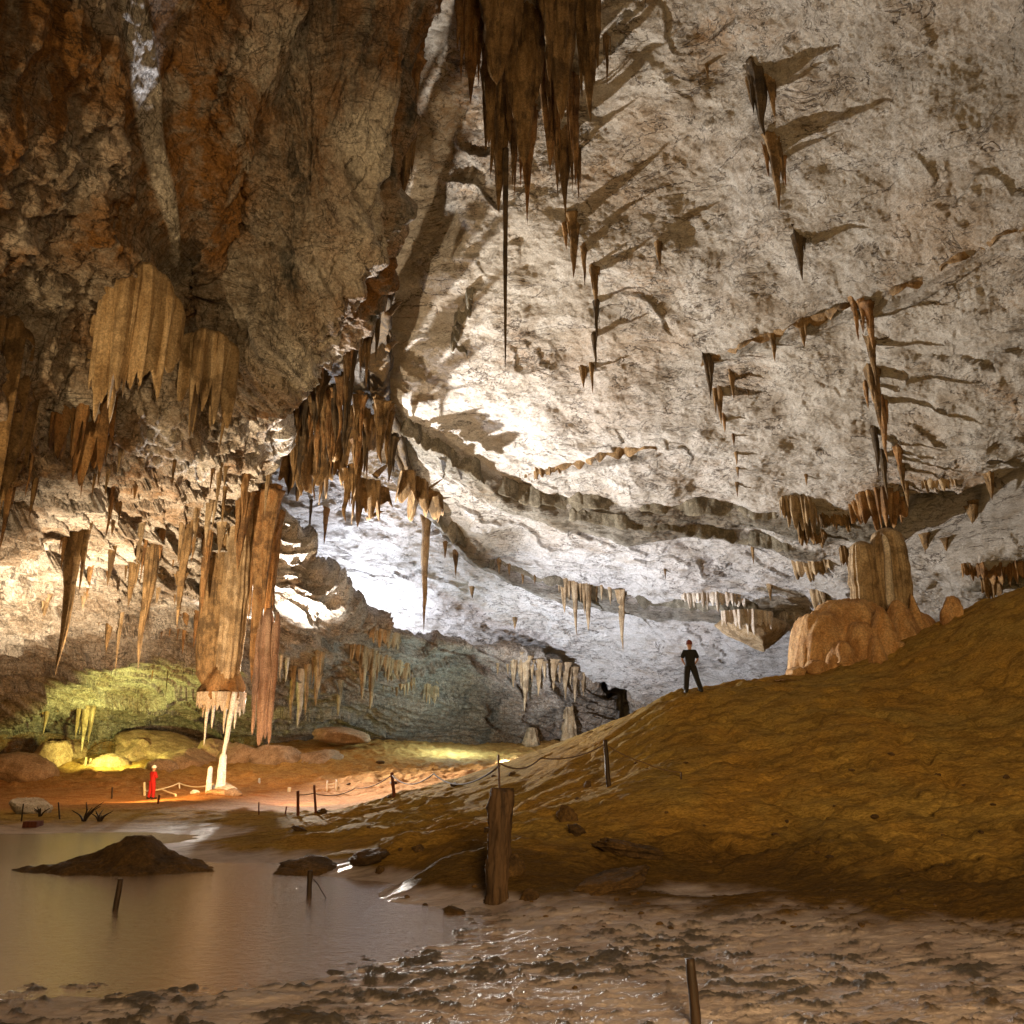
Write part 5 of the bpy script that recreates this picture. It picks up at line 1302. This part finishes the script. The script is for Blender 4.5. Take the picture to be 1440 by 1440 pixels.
def person(label, loc, rz, pose, top, bottom, hat, hat_col, lean_hat=None):
    root = thing('person', label, 'person', loc, rz)
    hipL, hipR = (-.095, 0, .90), (.095, 0, .90)
    J, E = [], []
    def add(j, par=None):
        J.append(j)
        if par is not None: E.append((par, len(J) - 1))
        return len(J) - 1
    pel = add((0, 0, .95, .15, .115)); wa = add((0, .01, 1.10, .135, .10), pel); ch = add((0, 0, 1.30, .165, .115), wa)
    nb = add((0, -.01, 1.44, .075, .07), ch); nk = add((0, .0, 1.51, .055), nb)
    h1 = add((0, .015, 1.585, .075, .088), nk); h2 = add((0, .01, 1.665, .08, .095), h1); h3 = add((0, 0, 1.725, .055, .065), h2)
    add((0, .105, 1.625, .016, .014), h1)                                    # nose
    for s in (-1, 1): add((s * .082, -.005, 1.62, .014, .022), h1)           # ears
    hands = []
    for s, side in ((-1, 'L'), (1, 'R')):
        sh = add((s * .185, 0, 1.405, .062), ch); el = add((*pose['elbow' + side], .043), sh); wrp = pose['wrist' + side]; wri = add((*wrp, .028), el)
        e, w_ = np.array(pose['elbow' + side]), np.array(wrp); d = (w_ - e) / np.linalg.norm(w_ - e)
        dn = np.array(pose.get('hand' + side, d)); dn = dn / np.linalg.norm(dn)
        acr = np.cross(dn, [0, 0, 1.0]); acr = acr / max(np.linalg.norm(acr), .1) if np.linalg.norm(acr) > .1 else np.array([0, 1.0, 0])
        palm = add((*(w_ + dn * .07), .036, .022), wri)
        for f, (off, L) in enumerate([(-.03, .075), (-.010, .088), (.011, .082), (.03, .066)]):
            k1 = add((*(w_ + dn * .115 + acr * off), .0095), palm); k2 = add((*(w_ + dn * (.115 + L * .5) + acr * off * 1.05 + np.array([0, 0, -.008])), .0085), k1); add((*(w_ + dn * (.115 + L) + acr * off * .95 + np.array([0, 0, -.025])), .007), k2)
        tb = add((*(w_ + dn * .05 + acr * .045 * s), .012), palm); add((*(w_ + dn * .095 + acr * .065 * s), .010), tb)
        hp = add((*(hipL if s < 0 else hipR), .098), pel); kn = add((*pose['knee' + side], .062), hp); ca = np.array(pose['knee' + side]) * .55 + np.array(pose['ankle' + side]) * .45
        cf = add((*ca, .055), kn); an = add((*pose['ankle' + side], .036), cf)
        add((pose['ankle' + side][0], pose['ankle' + side][1] - .05, .045, .034), an)
        add((pose['ankle' + side][0] * 1.04, pose['ankle' + side][1] + .15, .035, .036, .028), an)
    skin_mesh('body', J, E, 'skin', root)
    # clothes follow the body
    J, E = [], []
    pel = add((0, 0, .80, .175, .135)); w0 = add((0, .005, .95, .185, .145), pel); wa = add((0, .01, 1.10, .175, .138), w0); ch = add((0, 0, 1.30, .205, .148), wa); nb = add((0, -.01, 1.45, .082, .08), ch)
    for s, side in ((-1, 'L'), (1, 'R')):
        sh = add((s * .19, 0, 1.405, .082), ch); e = np.array(pose['elbow' + side]); a = np.array((s * .19, 0, 1.405))
        if pose['sleeve'] == 'short': add((*(a + (e - a) * .55), .085), sh); add((*(a + (e - a) * .95), .08), len(J) - 1)
        else:
            el = add((*e, .064), sh); add((*(e + (np.array(pose['wrist' + side]) - e) * .92), .048), el)
    skin_mesh('shirt' if pose['sleeve'] == 'short' else 'jacket', J, E, top, root)
    J, E = [], []
    pel = add((0, 0, 1.02, .165, .13))
    for s, side in ((-1, 'L'), (1, 'R')):
        hp = add((s * .10, 0, .86, .132), pel); kn = add((*pose['knee' + side], .104), hp); a = np.array(pose['ankle' + side]); sn = add((*(a * .75 + np.array(pose['knee' + side]) * .25), .094), kn); add((*(a + np.array([0, 0, -.06])), .09), sn)
    skin_mesh('trousers', J, E, bottom, root)
    for s, side in ((-1, 'L'), (1, 'R')):
        x, y, z = pose['ankle' + side]
        skin_mesh('boot', [(x, y - .13, .055, .06, .06), (x, y - .03, .06, .07, .065), (x * 1.03, y + .12, .05, .066, .05), (x * 1.05, y + .24, .04, .05, .036)], [(0, 1), (1, 2), (2, 3)], 'boot', root)
    # helmet: domed shell with a short brim and a lamp block
    ph = np.linspace(0, 2 * np.pi, 40, endpoint=False); rows = []
    for r_, z_ in [(.135, 1.655), (.128, 1.665), (.116, 1.67), (.115, 1.70), (.106, 1.745), (.085, 1.785), (.05, 1.81), (.005, 1.818)]:
        rows.append(np.stack([r_ * .92 * np.cos(ph), r_ * 1.08 * np.sin(ph) + .005, z_ + 0 * ph + .012 * np.sin(ph) * (r_ > .12)], 1))
    hm = make_mesh('helmet', np.concatenate(rows), grid_quads(40, 8, True), mat=M[hat_col], parent=root)
    if lean_hat:
        lv = np.array([[x * .02, .115 + y * .02, 1.735 + z * .025] for z in (-1, 1) for y in (-1, 1) for x in (-1, 1)])
        make_mesh('headlamp', lv, [(0, 2, 3, 1), (4, 5, 7, 6), (0, 1, 5, 4), (2, 6, 7, 3), (0, 4, 6, 2), (1, 3, 7, 5)], mat=M['boot'], parent=hm, smooth=False)
    else:
        v, qd, tr = tube_mesh(np.array([[-.02, -.03, 1.80], [-.045, -.035, 1.87]]), np.array([.012, .006]), 6)
        make_mesh('hair_tuft', v, qd, tr, M['hair'], hm)
    for s in (-1, 1):
        v, qd, tr = tube_mesh(np.array([[s * .032, .085, 1.645], [s * .032, .100, 1.645]]), np.array([.014, .010]), 8)
        make_mesh('eye', v, qd, tr, M['hair'], root)
    v, qd, tr = tube_mesh(np.array([[-.028, .092, 1.572], [0, .100, 1.570], [.028, .092, 1.572]]), np.array([.006, .009, .006]), 8)
    make_mesh('mouth', v, qd, tr, M['pink'], root)
    return root


bp = P(973, 976, 30.0); bp[2] = gz_at(bp[0], bp[1])
pose1 = dict(elbowL=(-.28, .02, 1.16), elbowR=(.27, .03, 1.15), wristL=(-.17, .17, .98), wristR=(.17, .17, .98), handL=(.5, .6, -.2), handR=(-.5, .6, -.2),
             kneeL=(-.15, .03, .48), kneeR=(.20, .02, .48), ankleL=(-.19, 0, .08), ankleR=(.33, 0, .08), sleeve='short')
p1 = person('person in black clothes seen from behind, legs apart on the hill crest', bp, RAD(-4), pose1, 'blackcloth', 'darkcloth', True, 'helmetred')
rp = P(212, 1124, 50.0); rp[2] = gz_at(rp[0], rp[1])
pose2 = dict(elbowL=(-.27, .06, 1.14), elbowR=(.27, .06, 1.14), wristL=(.02, .22, 1.20), wristR=(-.02, .26, 1.24), handL=(.9, .05, .1), handR=(-.9, .05, .1),
             kneeL=(-.15, .02, .48), kneeR=(.15, .02, .48), ankleL=(-.20, -.02, .08), ankleR=(.19, 0, .08), sleeve='long')
p2 = person('person in a red coverall and white helmet with folded arms on the orange floor', rp, RAD(-35), pose2, 'redcloth', 'redcloth', True, 'helmetwhite', True)
# ------------------------------------------------------------------ light
w = bpy.data.worlds.new('World'); scene.world = w; w.use_nodes = True
bg = w.node_tree.nodes['Background']
bg.inputs[0].default_value = (1.0, 0.62, 0.30, 1); bg.inputs[1].default_value = 0.012


def lamp(name, loc, power, color, size=0.15, spot=None, target=None, blend=0.3):
    l = bpy.data.lights.new(name, 'SPOT' if spot else 'POINT')
    l.energy = power; l.color = color; l.shadow_soft_size = size
    o = bpy.data.objects.new(name, l); COL.objects.link(o); o.location = tuple(loc)
    if spot:
        l.spot_size = RAD(spot); l.spot_blend = blend
        o.rotation_euler = (Vector(target) - Vector(loc)).to_track_quat('-Z', 'Y').to_euler()
    return o


VL = P(377, 985, 60.5)
lamp('vault_lamp', VL, 130000, (1.0, 0.935, 0.84), 0.22, 124, P(1350, 60, 26), 1.0)
lamp('rim_lamp', P(470, 912, 74), 13000, (0.80, 0.87, 1.0), 0.2)
lamp('front_fill', (4, -6, 6.5), 22000, (1.0, 0.65, 0.29), 3.0, 136, (9, 25, 4), 1.0)  # added warm fill from behind the camera, stands in for ambient light
lamp('calcite_lamp', P(332, 1105, 45), 1100, (1.0, 0.94, 0.80), 0.15, 70, P(312, 1025, 52), 0.6)
lamp('clay_lamp', P(225, 1078, 44.5), 3600, (1.0, 0.52, 0.16), 0.25, 140, P(230, 1090, 60), 1.0)
lamp('floor_lamp', P(430, 1085, 45), 1500, (1.0, 0.50, 0.18), 0.25, 140, P(450, 1095, 60), 1.0)
lamp('far_vault_fill', P(690, 1066, 61), 26000, (0.86, 0.90, 1.0), 0.2, 105, P(960, 850, 76), 0.9)  # added unseen fill that brightens the lower far vault
lamp('green_lamp', P(150, 1050, 57), 3200, (0.95, 1.0, 0.28), 0.2, 140, P(190, 985, 66), 0.5)
lamp('left_lamp', P(150, 1125, 40), 33000, (1.0, 0.76, 0.48), 0.3, 120, P(170, 690, 43), 0.9)
lamp('passage_lamp', P(640, 1020, 68), 1600, (0.62, 0.95, 1.0), 0.3)
lamp('back_floor_lamp', P(780, 1075, 58), 500, (0.70, 1.0, 0.25), 0.3, 150, P(700, 1055, 72), 0.5)
sl = P(259, 425, 26.2)
lamp('stripe_fill', sl, 3500, (0.95, 0.95, 1.0), 0.05, 15, P(226, 110, 21.3), 0.35)  # added unseen spot, stands in for vault light falling through a gap
lamp('raking_fill', (-15, 13, 1.8), 8500, (1.0, 0.68, 0.34), 0.3, 110, (-7, 25, 18), 0.9)  # added unseen raking light that brings out the overhang relief
lamp('glow_fill', P(478, 895, 72), 22000, (0.86, 0.89, 1.0), 1.2, 78, P(660, 400, 44), 1.0)  # added soft fill that lifts the shadows on the central vault

scene.view_settings.view_transform = 'Standard'
scene.view_settings.look = 'None'
scene.view_settings.exposure = 0
scene.render.engine = 'CYCLES'
scene.cycles.use_denoising = True
scene.cycles.denoiser = 'OPENIMAGEDENOISE'
scene.cycles.max_bounces = 5
scene.cycles.diffuse_bounces = 3
scene.cycles.glossy_bounces = 3
scene.cycles.sample_clamp_indirect = 4
